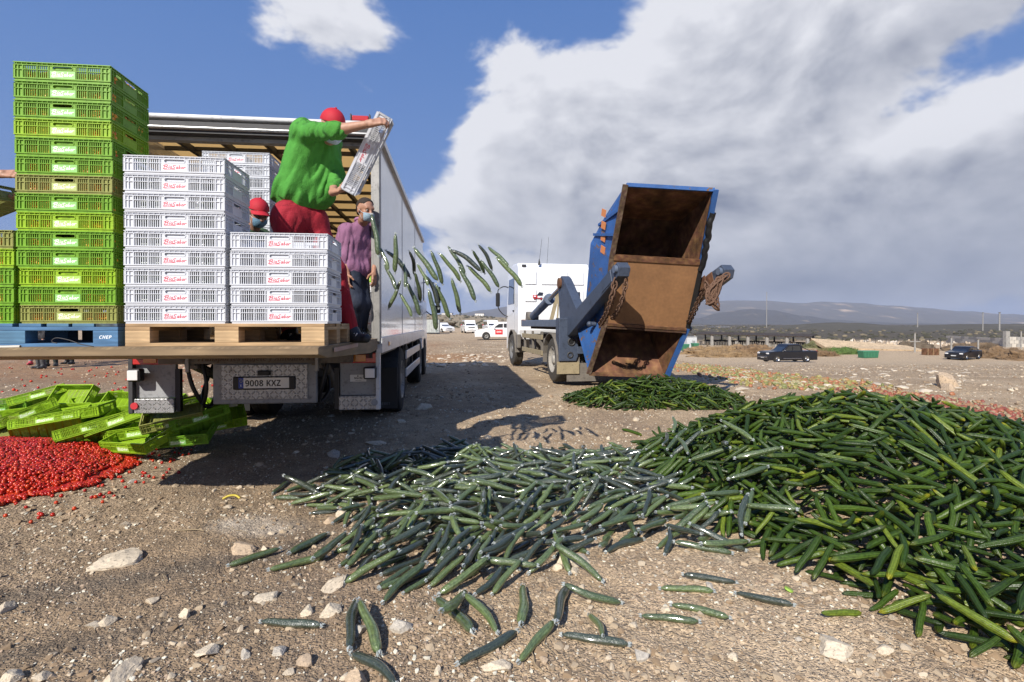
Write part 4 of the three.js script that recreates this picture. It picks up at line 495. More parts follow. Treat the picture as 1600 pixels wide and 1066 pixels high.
// ---------------------------------------------------------------- people: one continuous surface meshed from a distance field, clothes as shells over it
function surface(fn, lo, hi, cell) {
  const n = [0, 1, 2].map((i) => Math.ceil((hi.getComponent(i) - lo.getComponent(i)) / cell) + 2), [nx, ny, nz] = n, val = new Float32Array(nx * ny * nz), id = new Int32Array(nx * ny * nz).fill(-1), P = [], idx = [];
  for (let k = 0, o = 0; k < nz; k++) for (let j = 0; j < ny; j++) for (let i = 0; i < nx; i++, o++) val[o] = fn(lo.x + i * cell, lo.y + j * cell, lo.z + k * cell);
  const off = [0, 1, nx, nx + 1, nx * ny, nx * ny + 1, nx * ny + nx, nx * ny + nx + 1], E = [[0, 1], [2, 3], [4, 5], [6, 7], [0, 2], [1, 3], [4, 6], [5, 7], [0, 4], [1, 5], [2, 6], [3, 7]];
  for (let k = 0; k < nz - 1; k++) for (let j = 0; j < ny - 1; j++) for (let i = 0; i < nx - 1; i++) { const o = i + nx * (j + ny * k); let m = 0; for (let c = 0; c < 8; c++) if (val[o + off[c]] < 0) m |= 1 << c; if (m === 0 || m === 255) continue;
    let x = 0, y = 0, z = 0, q = 0; for (const [a, b] of E) { const va = val[o + off[a]], vb = val[o + off[b]]; if (va < 0 === vb < 0) continue; const t = va / (va - vb), ax = a & 1, ay = a >> 1 & 1, az = a >> 2; x += ax + t * ((b & 1) - ax); y += ay + t * ((b >> 1 & 1) - ay); z += az + t * ((b >> 2) - az); q++; }
    id[o] = P.length / 3; P.push(lo.x + (i + x / q) * cell, lo.y + (j + y / q) * cell, lo.z + (k + z / q) * cell); }
  for (let k = 1; k < nz - 1; k++) for (let j = 1; j < ny - 1; j++) for (let i = 1; i < nx - 1; i++) { const o = i + nx * (j + ny * k), s = val[o] < 0; for (let ax = 0; ax < 3; ax++) { const d = ax === 0 ? 1 : ax === 1 ? nx : nx * ny; if (s === val[o + d] < 0) continue; const u = ax === 0 ? nx : ax === 1 ? nx * ny : 1, v = ax === 0 ? nx * ny : ax === 1 ? 1 : nx, a = id[o], b = id[o - u], c = id[o - u - v], e = id[o - v]; if (a < 0 || b < 0 || c < 0 || e < 0) continue; if (s) idx.push(a, b, c, a, c, e); else idx.push(a, c, b, a, e, c); } }
  const N = new Float32Array(P.length), h = cell * .5; for (let i = 0; i < P.length; i += 3) { const [x, y, z] = [P[i], P[i + 1], P[i + 2]]; const gx = fn(x + h, y, z) - fn(x - h, y, z), gy = fn(x, y + h, z) - fn(x, y - h, z), gz = fn(x, y, z + h) - fn(x, y, z - h), l = Math.hypot(gx, gy, gz) || 1; N[i] = gx / l; N[i + 1] = gy / l; N[i + 2] = gz / l; }
  const g = new THREE.BufferGeometry(); g.setAttribute('position', new THREE.Float32BufferAttribute(P, 3)); g.setAttribute('normal', new THREE.BufferAttribute(N, 3)); g.setIndex(idx); return metric(g);
}
const cap = (a, b, ra, rb = ra) => ({ a, b, ra, rb }), ell = (c, r, m) => ({ c, r, m });
function field(prims, k, extra) {
  const Q = prims.map((p) => p.c ? { t: 1, c: p.c, r: p.r, u: p.m ? [p.m[0], p.m[1], p.m[2]] : [V3(1, 0, 0), V3(0, 1, 0), V3(0, 0, 1)] } : (() => { const d = p.b.clone().sub(p.a); return { t: 0, ax: p.a.x, ay: p.a.y, az: p.a.z, dx: d.x, dy: d.y, dz: d.z, l2: d.lengthSq() || 1e-9, ra: p.ra, rb: p.rb }; })());
  return (x, y, z) => { let D = 9; for (const q of Q) { let d; if (q.t) { const X = x - q.c.x, Y = y - q.c.y, Z = z - q.c.z, a = (X * q.u[0].x + Y * q.u[0].y + Z * q.u[0].z) / q.r[0], b = (X * q.u[1].x + Y * q.u[1].y + Z * q.u[1].z) / q.r[1], c = (X * q.u[2].x + Y * q.u[2].y + Z * q.u[2].z) / q.r[2], l = Math.sqrt(a * a + b * b + c * c); d = (l - 1) * Math.min(q.r[0], q.r[1], q.r[2]) * (l > 1 ? 1.15 : 1); }
      else { const X = x - q.ax, Y = y - q.ay, Z = z - q.az, t = clamp((X * q.dx + Y * q.dy + Z * q.dz) / q.l2); d = Math.hypot(X - q.dx * t, Y - q.dy * t, Z - q.dz * t) - mix(q.ra, q.rb, t); }
      const h = Math.max(k - Math.abs(D - d), 0) / k; D = Math.min(D, d) - h * h * k * .25; }
    return extra ? extra(x, y, z, D) : D; };
}
function bounds(prims, pad) { const lo = V3(1e9, 1e9, 1e9), hi = V3(-1e9, -1e9, -1e9); for (const p of prims) { const r = p.c ? Math.max(...p.r) : Math.max(p.ra, p.rb); for (const q of p.c ? [p.c] : [p.a, p.b]) { lo.min(q.clone().addScalar(-r)); hi.max(q.clone().addScalar(r)); } } return [lo.addScalar(-pad), hi.addScalar(pad)]; }
const sdf = (prims, k, cell, extra) => { const [lo, hi] = bounds(prims, .03); return surface(field(prims, k, extra), lo, hi, cell); };
const go = (a, d, l) => a.clone().addScaledVector(d, l), lerp3 = (a, b, t) => a.clone().lerp(b, t);
function handPrims(w, dir, nrm, curl, thumb) { // wrist, pointing direction, palm normal (the side fingers close towards), curl, thumb side
  dir = dir.clone().normalize(); nrm = nrm.clone().addScaledVector(dir, -nrm.dot(dir)).normalize(); const sd = V3().crossVectors(dir, nrm).multiplyScalar(thumb), P = [];
  const k = (d, s, n) => w.clone().addScaledVector(dir, d).addScaledVector(sd, s).addScaledVector(nrm, n);
  P.push(cap(w, k(.03, 0, 0), .027, .028)); for (const s of [-.026, -.009, .009, .026]) P.push(cap(k(.02, s * .7, 0), k(.088, s, 0), .0165, .0125));
  [[.027, .070, 1.0], [.009, .080, .96], [-.009, .074, 1.0], [-.027, .058, 1.1]].forEach(([s, L, c]) => { let p = k(.088, s, .0), a = curl * .35 * c; for (let i = 0; i < 3; i++) { const l = L * [.45, .31, .24][i], d = dir.clone().multiplyScalar(Math.cos(a)).addScaledVector(nrm, Math.sin(a)).addScaledVector(sd, s * 1.5).normalize(), q = go(p, d, l); P.push(cap(p, q, .0098 - i * .0009, .0091 - i * .0011)); p = q; a += curl * .75 * c; } });
  { const b = k(.025, .026, .006), d1 = dir.clone().multiplyScalar(.62).addScaledVector(sd, .72).addScaledVector(nrm, .35 + .3 * curl).normalize(), m = go(b, d1, .042), d2 = dir.clone().multiplyScalar(.85).addScaledVector(sd, .25 - .3 * curl).addScaledVector(nrm, .3 + .5 * curl).normalize(); P.push(cap(b, m, .0145, .0115), cap(m, go(m, d2, .036), .0112, .0085)); }
  return P;
}
const SKIN = [.50, .265, .17];
function person(label, base, j, st) {
  const o = thing('person', label, 'person', base), L = (p) => p.clone().sub(base); for (const k in j) if (j[k].isVector3 && !k.startsWith('d')) j[k] = L(j[k]);
  const b = st.bulk ?? 1, side = j.dSide.clone().normalize(), chestF = V3().crossVectors(side, UPV).multiplyScalar(-1).normalize(), S = (p, k) => go(p, side, k), skin = mat(st.skin ?? SKIN, .55, { map: rep(T.skinTone, 4), sheen: 0 });
  const hf = j.dFace.clone().normalize(), hu = (j.dUp ?? V3(0, 1, 0)).clone().addScaledVector(hf, -(j.dUp ?? V3(0, 1, 0)).dot(hf)).normalize(), hr = V3().crossVectors(hf, hu), H = (f, u, r) => j.head.clone().addScaledVector(hf, f).addScaledVector(hu, u).addScaledVector(hr, r), hm = [hr, hu, hf];
  const torso = (e, w = 1) => [cap(S(j.pelvis, -.085 * b), S(j.pelvis, .085 * b), .118 * b + e), cap(S(lerp3(j.pelvis, j.chest, .5), -.07 * b), S(lerp3(j.pelvis, j.chest, .5), .07 * b), (st.waist ?? .112) * b + e), cap(S(j.chest, -.095 * b), S(j.chest, .095 * b), .118 * b + e), cap(j.shR, j.shL, .062 * b + e), cap(lerp3(j.chest, j.neck, .4), j.neck, .085 * b + e, .055 + e)];
  const arm = (s, e, f = 1) => { const sh = j['sh' + s], el = j['el' + s], wr = j['wr' + s]; return f <= .5 ? [cap(sh, lerp3(sh, el, f * 2), .060 * b + e, .05 * b + e)] : [cap(sh, el, .060 * b + e, .047 * b + e), cap(el, lerp3(el, wr, f * 2 - 1), .047 * b + e, mix(.047, .031, f * 2 - 1) + e)]; };
  const leg = (s, e, f = 1) => [cap(j['hip' + s], j['kn' + s], .088 * b + e, .058 * b + e), cap(j['kn' + s], lerp3(j['kn' + s], j['an' + s], f), .058 * b + e, .04 + e)];
  const foot = (s, e) => { const a = j['an' + s], d = j['dToe' + s].clone().normalize(), h = V3(a.x, a.y - .055, a.z); return [cap(a, go(h, d, -.035), .04 + e, .036 + e), cap(go(h, d, -.04), go(h, d, .15), .034 + e, .027 + e), cap(go(h, d, .06), go(a, d, .02), .036 + e, .038 + e)]; };
  const skinP = [...torso(-.045), ...['L', 'R'].flatMap((s) => [...arm(s, -.006), ...leg(s, -.025), ...foot(s, -.006)]), cap(j.neck, H(-.015, -.09, 0), .056, .052)];
  const headP = [cap(lerp3(j.neck, H(-.015, -.09, 0), .5), H(-.01, -.07, 0), .054, .052), ell(H(-.012, .035, 0), [.076, .088, .098], hm), ell(H(.022, -.045, 0), [.058, .072, .068], hm), cap(H(.065, -.085, -.016), H(.065, -.085, .016), .022), cap(H(.094, .012, 0), H(.112, -.028, 0), .009, .014), ell(H(.100, -.030, .012), [.008, .007, .01], hm), ell(H(.100, -.030, -.012), [.008, .007, .01], hm), cap(H(.079, .028, -.034), H(.079, .028, .034), .016), cap(H(.083, -.062, -.018), H(.083, -.062, .018), .011), ell(H(-.005, -.005, .078), [.009, .032, .02], hm), ell(H(-.005, -.005, -.078), [.009, .032, .02], hm), ell(H(.055, -.022, .035), [.022, .024, .024], hm), ell(H(.055, -.022, -.035), [.022, .024, .024], hm)];
  const parts = [sdf(skinP, .045, .014), sdf(headP, .022, .006)]; for (const s of ['L', 'R']) if (j['dHand' + s]) parts.push(sdf(handPrims(j['wr' + s], j['dHand' + s], j['dPalm' + s], st['curl' + s] ?? .5, st['thumb' + s] ?? (s === 'R' ? 1 : -1)), .008, st.fine ?? .0045));
  mesh('body', mergeGeometries(parts.map((g) => g.toNonIndexed())), skin, o);
  if (!st.noEyes) for (const s of [-1, 1]) { const e = new MB().ball(0, 0, 0, .0105).build('eye', mat([.32, .30, .28], .3), o); e.position.copy(H(.083, .003, s * .031)); const i = new MB().ball(0, 0, 0, .006).build('iris', mat([.03, .02, .015], .2), e); i.position.copy(hf.clone().multiplyScalar(.0075)); }
  const fd = (st.fold ?? V3(.25, 1, .1)).clone().normalize(), fa = V3().crossVectors(fd, V3(.3, .1, 1)).normalize(), fb = V3().crossVectors(fd, fa);
  const wr = (amp, fq, sd) => (x, y, z, D) => { const u = x * fd.x + y * fd.y + z * fd.z, v = x * fa.x + y * fa.y + z * fa.z, w = x * fb.x + y * fb.y + z * fb.z, k = .6 + .8 * noise(x * 4 + sd, y * 4, z * 4); return D + amp * k * (.7 - 2.2 * Math.abs(noise(u * fq * .30 + sd, v * fq * 1.25, w * fq * 1.25))) + amp * .35 * noise(u * fq * .9, v * fq * 2.2, w * fq * 2.2 + sd); };
  if (st.shirt) { const e = st.loose ?? .016, P = [...(st.torso ? st.torso.map((h) => cap(L(h[0]), L(h[1]), h[2], h[3])) : torso(e)), ...['L', 'R'].flatMap((s) => arm(s, st.armLoose ?? e, st['sleeve' + s] ?? st.sleeve ?? .5)), ...(st.hem ? st.hem.map((h) => cap(L(h[0]), L(h[1]), h[2], h[3])) : [cap(S(go(j.pelvis, UPV, -.04), -.085 * b), S(go(j.pelvis, UPV, -.04), .085 * b), .128 * b)])]; const sm2 = mesh('shirt', sdf(P, .05, .011, wr(st.wrinkle ?? .010, 11, st.seed ?? 1)), mat(st.shirt, .85, { map: rep(T.cloth, 3), bumpMap: rep(T.clothBump, 3), bumpScale: .006 }), o); if (st.cuff) for (const s of ['L', 'R']) { const f = st['sleeve' + s] ?? st.sleeve, a = lerp3(j['el' + s], j['wr' + s], f * 2 - 1.1), c = lerp3(j['el' + s], j['wr' + s], f * 2 - 1); new MB().cyl(a, c, .060 * b, .058 * b, 16).build('cuff', sm2.material, sm2); }
    if (st.collar) { const c = new MB().torus(0, 0, 0, .068, .017, 1.35, 0, 0, 8, 24); const m = c.build('collar', mat(st.shirt, .85), sm2); m.position.copy(go(j.neck, UPV, .025)); m.quaternion.setFromUnitVectors(V3(0, 0, 1), V3(0, 0, 1)); } }
  if (st.trousers) mesh('trousers', sdf([cap(S(j.pelvis, -.085 * b), S(j.pelvis, .085 * b), .122 * b), cap(S(go(j.pelvis, UPV, st.waistUp ?? .05), -.08 * b), S(go(j.pelvis, UPV, st.waistUp ?? .05), .08 * b), .108 * b), ...['L', 'R'].flatMap((s) => leg(s, .020, st.legs ?? .95))], .05, .012, wr(.011, 9, 5)), mat(st.trousers, .85, { map: rep(T.cloth, 3), bumpMap: rep(T.clothBump, 3), bumpScale: .006 }), o);
  for (const s of ['L', 'R']) { const fp = foot(s, .010), a = j['an' + s], d = j['dToe' + s].clone().normalize(), h = V3(a.x, a.y - .055, a.z), floor = a.y - .092; const sh = mesh('shoe', sdf(fp, .03, .008, (x, y, z, D) => Math.max(D, floor + .016 - y)), mat(st.shoes ?? [.015, .015, .016], .55), o); mesh('sole', sdf([cap(go(h, d, -.045), go(h, d, .15), .043, .038)], .01, .01, (x, y, z, D) => Math.max(D, y - (floor + .018), floor - y)), mat(st.sole ?? [.02, .02, .02], .8), sh);
    if (st.stripes) for (const q of [.03, .055, .08]) for (const z of [-1, 1]) { const n = V3().crossVectors(d, UPV).multiplyScalar(z), c = go(go(h, d, q), n, .043).add(V3(0, .012, 0)); new MB().bar(go(c, d, -.012).add(V3(0, -.02, 0)), go(c, d, .012).add(V3(0, .03, 0)).addScaledVector(n, -.006), .010, .004, n).build('stripe', mat([.75, .75, .75], .6), sh); } }
  const place = (g, m, nm, mt, par = o) => { const q = mesh(nm, g, mt, par); q.applyMatrix4(m); return q; }, HM = lookM(j.head, hr, hu, hf.clone());
  if (st.cap) { const c = new MB(); c.add(new THREE.SphereGeometry(1, 28, 12, 0, 6.2832, 0, Math.PI * .5), M4().compose(V3(0, .035, -.012), new THREE.Quaternion().setFromEuler(new THREE.Euler(-.12, 0, 0)), V3(.088, .102, .110))); c.ball(0, .137, -.012, .009); const m = mat(st.cap, .75, { map: rep(T.cloth, 4) }), cm = place(c.geo(), HM, 'cap', m); cm.material.side = THREE.DoubleSide;
    const bl = new THREE.BufferGeometry(), pp = [], ii = []; for (let i = 0; i <= 14; i++) for (let k = 0; k <= 4; k++) { const a = -1.15 + 2.3 * i / 14, t = k / 4, x = Math.sin(a) * .086, z0 = Math.cos(a) * .10 - .012, z = z0 + t * .075 * Math.cos(a * .95), y = .048 - .018 * t - .030 * (x / .086) ** 2; pp.push(x, y, z); } for (let i = 0; i < 14; i++) for (let k = 0; k < 4; k++) { const a = i * 5 + k; ii.push(a, a + 1, a + 5, a + 1, a + 6, a + 5); } bl.setAttribute('position', new THREE.Float32BufferAttribute(pp, 3)); bl.setIndex(ii); bl.computeVertexNormals(); const b2 = bl.clone(); b2.translate(0, .004, 0); const pk = new MB().add(bl).add(b2); place(pk.geo(), M4(), 'cap_peak', m, cm); }
  if (st.hair) mesh('hair', sdf([ell(H(-.016, .040, 0), [.083, .092, .103], hm), ell(H(-.045, -.01, 0), [.072, .07, .062], hm)], .02, .006, (x, y, z, D) => { const p = V3(x, y, z).sub(j.head), f = p.dot(hf), u = p.dot(hu); return Math.max(D + .003 * noise(x * 90, y * 90, z * 90), f - .055 - .25 * (u - .08) + (u < .065 ? .06 : 0) + (u < .03 ? .03 : 0), -.075 - u); }), mat(st.hair, .9), o);
  if (st.mask) { const g = new THREE.SphereGeometry(1, 24, 14, Math.PI / 2 - 1.05, 2.1, 1.42, 1.05); const mk = place(g, M4().multiplyMatrices(HM, M4().compose(V3(0, -.035, .025), new THREE.Quaternion(), V3(.074, .088, .094))), 'face_mask', mat(st.mask, .85, { map: rep(T.cloth, 1), bumpMap: rep(T.clothBump, 3), bumpScale: .004 })); const sp = new MB(); for (const s of [-1, 1]) { sp.tube([H(.072, -.03, s * .062), H(.03, -.012, s * .078), H(-.012, .018, s * .086)].map((p) => p), .0016, 8, 4).tube([H(.045, -.085, s * .06), H(.02, -.05, s * .07), H(-.012, -.02, s * .084)], .0016, 8, 4); } sp.build('mask_strap', mat([.7, .72, .74], .8), o); }
  if (st.glasses) { const gl = new MB(); for (const s of [-1, 1]) gl.torus(0, 0, 0, .001, .0005); }
  return o;
}
function standing(base, yaw, h, o = {}) { // joints of someone standing at ease; yaw 0 faces the camera
  const f = V3(Math.sin(yaw), 0, Math.cos(yaw)), r = V3().crossVectors(f, UPV), s = h / 1.75, p = (x, y, z) => base.clone().addScaledVector(r, x * s).add(V3(0, y * s, 0)).addScaledVector(f, z * s);
  const j = { dSide: r, dFace: f.clone(), pelvis: p(0, .97, 0), chest: p(0, 1.27, .01), neck: p(0, 1.47, 0), head: p(0, 1.625, .02), dToeL: go(f, r, -.25), dToeR: go(f, r, .25) };
  for (const [n, k] of [['L', -1], ['R', 1]]) Object.assign(j, { ['sh' + n]: p(k * .185, 1.42, 0), ['el' + n]: p(k * .25, 1.13, -.03), ['wr' + n]: p(k * .25, .87, .05), ['hip' + n]: p(k * .095, .93, 0), ['kn' + n]: p(k * .11, .50, .02), ['an' + n]: p(k * .12, .092 / s, -.02), ['dHand' + n]: V3(0, -1, 0).addScaledVector(f, .2), ['dPalm' + n]: r.clone().multiplyScalar(-k) });
  return Object.assign(j, o);
}
{ // the man in green, tipping the crate
  const Z = 4.05, base = V3(at(490, 500, Z + .1).x, FLOOR, -Z - .05), f = V3(.84, 0, .54).normalize(), r = V3().crossVectors(f, UPV), A = (x, y, z) => at(x, y, z), an = (x, z) => { const p = A(x, 510, z); p.y = FLOOR + .094; return p; };
  const j = { dSide: r, dFace: V3(.62, -.50, .60), dUp: V3(.30, 1, .3), pelvis: A(469, 342, Z), chest: A(481, 252, Z), neck: A(500, 208, 3.98), head: A(519, 199, 3.92), shR: A(474, 207, 3.86), elR: A(525, 204, 3.60), wrR: A(574, 194, 3.56), shL: A(516, 222, 4.16), elL: A(526, 280, 4.06), wrL: A(519, 301, 3.84),
    hipR: A(451, 346, 3.98), knR: A(446, 428, 3.99), anR: an(452, 4.08), hipL: A(487, 346, 4.12), knL: A(523, 424, 4.13), anL: an(549, 4.2), dToeR: V3(.7, 0, .55), dToeL: V3(.85, 0, .4), dHandR: V3(.95, .25, -.1), dPalmR: V3(.35, -.5, -.8), dHandL: V3(.93, .05, .45), dPalmL: V3(.1, .85, .35) };
  person('man in green sweatshirt, red cap and red trousers, tipping a white crate', base, j, { bulk: 1.06, waist: .122, shirt: [.075, .335, .04], sleeve: .62, sleeveR: .56, sleeveL: .78, seed: 3, wrinkle: .017, trousers: [.40, .012, .03], cap: [.55, .012, .03], mask: [.62, .72, .84], shoes: [.02, .022, .03], stripes: true, fine: .0038, curlR: .9, curlL: .85, skin: [.44, .25, .17],
    loose: .020, armLoose: .007, waistUp: -.03, fold: V3(.45, 1, .2), torso: [[A(478, 214, 3.92), A(459, 294, 4.0), .112, .134], [A(508, 226, 4.04), A(497, 301, 4.08), .10, .135], [A(476, 288, 4.05), A(468, 309, 4.06), .155, .160], [A(446, 292, 3.98), A(427, 309, 4.0), .078, .03], [A(476, 207, 3.88), A(500, 212, 3.98), .085, .075], [A(500, 212, 3.98), A(518, 222, 4.14), .075, .085]], hem: [] });
  // the crate in his hands, mouth to the right
  const X = V3(-.49, -.87, -.15).normalize(), Y = V3(.87, -.49, -.31).normalize(), Zx = V3().crossVectors(X, Y).normalize(); Y.crossVectors(Zx, X); const c = A(572.5, 241, 3.70), m = M4().makeBasis(X, Y, Zx); const q = new THREE.Quaternion().setFromRotationMatrix(m), w = c.clone().addScaledVector(Y, -.061).addScaledVector(Zx, -.2); w.y += 0;
  crate('white', 0, w, q, 'white crate held tilted in the air by the man in green, emptying cucumbers');
}
{ // the man in the purple shirt inside the lorry
  const Z = 5.55, base = V3(at(558, 500, Z).x, FLOOR, -Z), A = at, f = V3(.78, 0, .62).normalize(), r = V3().crossVectors(f, UPV), an = (x, z) => { const p = A(x, 520, z); p.y = FLOOR + .094; return p; };
  const j = { dSide: r, dFace: V3(.72, -.22, .66), pelvis: A(554, 418, Z), chest: A(557, 378, Z), neck: A(566, 349, 5.48), head: A(571, 329, 5.36), shR: A(541, 361, 5.42), elR: A(537, 398, 5.42), wrR: A(543, 428, 5.36), shL: A(580, 360, 5.68), elL: A(587, 397, 5.66), wrL: A(584, 425, 5.5), hipR: A(549, 422, 5.49), knR: A(556, 474, 5.40), anR: an(556, 5.52), hipL: A(560, 422, 5.62), knL: A(568, 474, 5.52), anL: an(565, 5.64), dToeR: V3(.7, 0, .7), dToeL: V3(.9, 0, .5), dHandR: V3(.12, -1, .12), dPalmR: V3(.9, 0, -.4), dHandL: V3(.1, -1, .2), dPalmL: V3(-.8, 0, -.3) };
  person('man in purple shirt and dark jeans with a face mask standing inside the lorry', base, j, { shirt: [.34, .15, .27], sleeve: .56, sleeveL: .56, cuff: true, collar: true, seed: 7, wrinkle: .013, trousers: [.022, .03, .055], hair: [.03, .02, .015], mask: [.45, .62, .75], curlR: .55, skin: [.40, .21, .135], bulk: .96, hem: [[A(551, 420, 5.5), A(562, 420, 5.58),   .115, .115]] });
}
{ // the worker stooping behind the white stacks
  const Z = 4.62, A = at, base = V3(A(380, 500, 4.9).x, FLOOR, -4.85), f = V3(.72, 0, .55).normalize(), r = V3().crossVectors(f, UPV), an = (x, z) => { const p = A(x, 520, z); p.y = FLOOR + .094; return p; };
  const j = { dSide: r, dFace: V3(.66, -.42, .62), dUp: V3(.3, 1, .25), pelvis: A(372, 428, 4.95), chest: A(386, 384, 4.78), neck: A(394, 362, 4.70), head: A(403, 334, Z), shR: A(376, 370, 4.62), elR: A(380, 410, 4.45), wrR: A(405, 430, 4.35), shL: A(410, 372, 4.86), elL: A(424, 410, 4.75), wrL: A(430, 432, 4.55), hipR: A(366, 434, 4.88), knR: A(384, 478, 4.7), anR: an(374, 4.8), hipL: A(382, 434, 5.02), knL: A(400, 478, 4.9), anL: an(394, 5.02), dToeR: V3(.7, 0, .6), dToeL: V3(.8, 0, .5), dHandR: V3(.8, -.3, .5), dPalmR: V3(0, -1, 0), dHandL: V3(.8, -.3, .5), dPalmL: V3(0, -1, 0) };
  person('worker in red cap and blue face mask stooping behind the white crate stacks', base, j, { shirt: [.05, .10, .05], sleeve: .9, trousers: [.40, .012, .03], cap: [.55, .012, .03], mask: [.20, .38, .55], skin: [.36, .2, .14], seed: 9 });
}
{ // the worker beyond the left edge, whose forearms reach into view
  const A = at, base = V3(A(-95, 500, 3.75).x, FLOOR, -3.75), j = standing(base, 1.45, 1.74, {}); Object.assign(j, { elR: A(-52, 280, 3.56), wrR: A(-3, 272, 3.58), elL: A(-50, 318, 3.95), wrL: A(-2, 314, 3.72), dHandR: V3(1, .04, -.1), dPalmR: V3(0, -.6, -.8), dHandL: V3(1, .02, .1), dPalmL: V3(0, 1, .2) });
  person('worker at the left edge, mostly out of frame, forearms reaching towards the green stack', base, j, { shirt: [.075, .335, .04], sleeve: .62, trousers: [.40, .012, .03], cap: [.55, .012, .03], mask: [.5, .62, .75], curlR: .3, curlL: .7, skin: [.44, .24, .16], noEyes: true });
  crate('khaki', 0, A(-42, 338, 3.66), new THREE.Quaternion().setFromEuler(new THREE.Euler(.1, TT + .05, .42, 'YXZ')), 'yellowish green crate held aslant by the worker at the left edge');
}
{ // onlookers on the ground beyond the tail lift
  for (const [px, Z, yaw, h, label, st] of [[54, 17.2, .5, 1.62, 'onlooker with light trousers and pinkish red boots behind the tail lift', { shirt: [.4, .05, .06], trousers: [.45, .45, .48], shoes: [.42, .05, .07], legs: .82 }], [62, 15.6, -.4, 1.75, 'onlooker in grey trousers, nearest of the group beyond the tail lift', { shirt: [.03, .03, .035], trousers: [.085, .085, .088], shoes: [.05, .05, .05] }], [79, 16.4, .2, 1.75, 'onlooker in dark green trousers between the grey and the black trousers', { shirt: [.05, .06, .05], trousers: [.025, .035, .03], shoes: [.03, .03, .03] }], [107, 17.4, -.3, 1.75, 'onlooker in black trousers standing apart at the right of the group', { shirt: [.02, .02, .025], trousers: [.014, .014, .017], shoes: [.02, .02, .02] }]]) {
    const b = at(px, 506, Z); b.y = groundH(b.x, b.z); person(label, b, standing(b.clone(), yaw, h, {}), { sleeve: .9, hair: [.03, .02, .015], fine: .007, ...st }); }
}

// ---------------------------------------------------------------- stones
const HX0 = -6.5, HX1 = 7.5, HZ0 = 1.0, HZ1 = 11.5, HC = .02, HNX = Math.round((HX1 - HX0) / HC), HNZ = Math.round((HZ1 - HZ0) / HC), HM = new Float32Array(HNX * HNZ);
for (let k = 0; k < HNZ; k++) for (let i = 0; i < HNX; i++) HM[k * HNX + i] = groundH(HX0 + (i + .5) * HC, -(HZ0 + (k + .5) * HC));
const hIdx = (x, Z) => { const i = Math.floor((x - HX0) / HC), k = Math.floor((Z - HZ0) / HC); return i < 0 || k < 0 || i >= HNX || k >= HNZ ? -1 : k * HNX + i; };
const hAt = (x, Z) => { const i = hIdx(x, Z); return i < 0 ? groundH(x, -Z) : HM[i]; };
const limeMap = dataTex(256, (u, v) => { const a = tn(u, v, 4, 2, 5), b = tn(u, v, 18, 5, 3), k = .90 + .14 * a + .1 * b - .25 * sstep(.25, .5, tn(u, v, 11, 9, 3)); return [k, k * .97, k * .92]; }, true);
const limeBump = dataTex(256, (u, v) => grey(.5 + .5 * tn(u, v, 9, 3, 5)));
const rockMats = [[.66, .59, .49], [.74, .67, .56], [.56, .54, .51], [.58, .47, .36]].map((c) => mat(c, .95, { map: rep(limeMap, .7), bumpMap: rep(limeBump, .8), bumpScale: .0022 }));
function rockGeo(seed, det) { const g = new THREE.IcosahedronGeometry(1, det), p = g.attributes.position, r = rng(seed * 31 + 5), pl = []; for (let i = 0; i < 13; i++) { const a = r() * 6.283, z = r() * 1.7 - .7, s = Math.sqrt(Math.max(0, 1 - z * z)); pl.push([s * Math.cos(a), z, s * Math.sin(a), .42 + r() * .32]); }
  for (let i = 0; i < p.count; i++) { const v = V3(p.getX(i), p.getY(i), p.getZ(i)); let q = 1 + .25 * noise(v.x * 1.3 + seed * 7, v.y * 1.3, v.z * 1.3); const fine = 1 + .07 * noise(v.x * 4, v.y * 4 + seed, v.z * 4) + .05 * noise(v.x * 9, v.y * 9 + seed, v.z * 9); v.multiplyScalar(q); for (const [a, b, c, d] of pl) { const e = v.x * a + v.y * b + v.z * c - d; if (e > 0) v.addScaledVector(V3(a, b, c), -e * .97); } v.multiplyScalar(fine); p.setXYZ(i, v.x, v.y, v.z); }
  let h = new MB().add(g).geo(); h.computeVertexNormals(); h = h; return metric(h); }
const rockBig = [...Array(8).keys()].map((s) => rockGeo(s + 1, 6)), rockMid = [...Array(6).keys()].map((s) => rockGeo(s + 20, 2)), rockTiny = [...Array(3).keys()].map((s) => rockGeo(s + 40, 0));
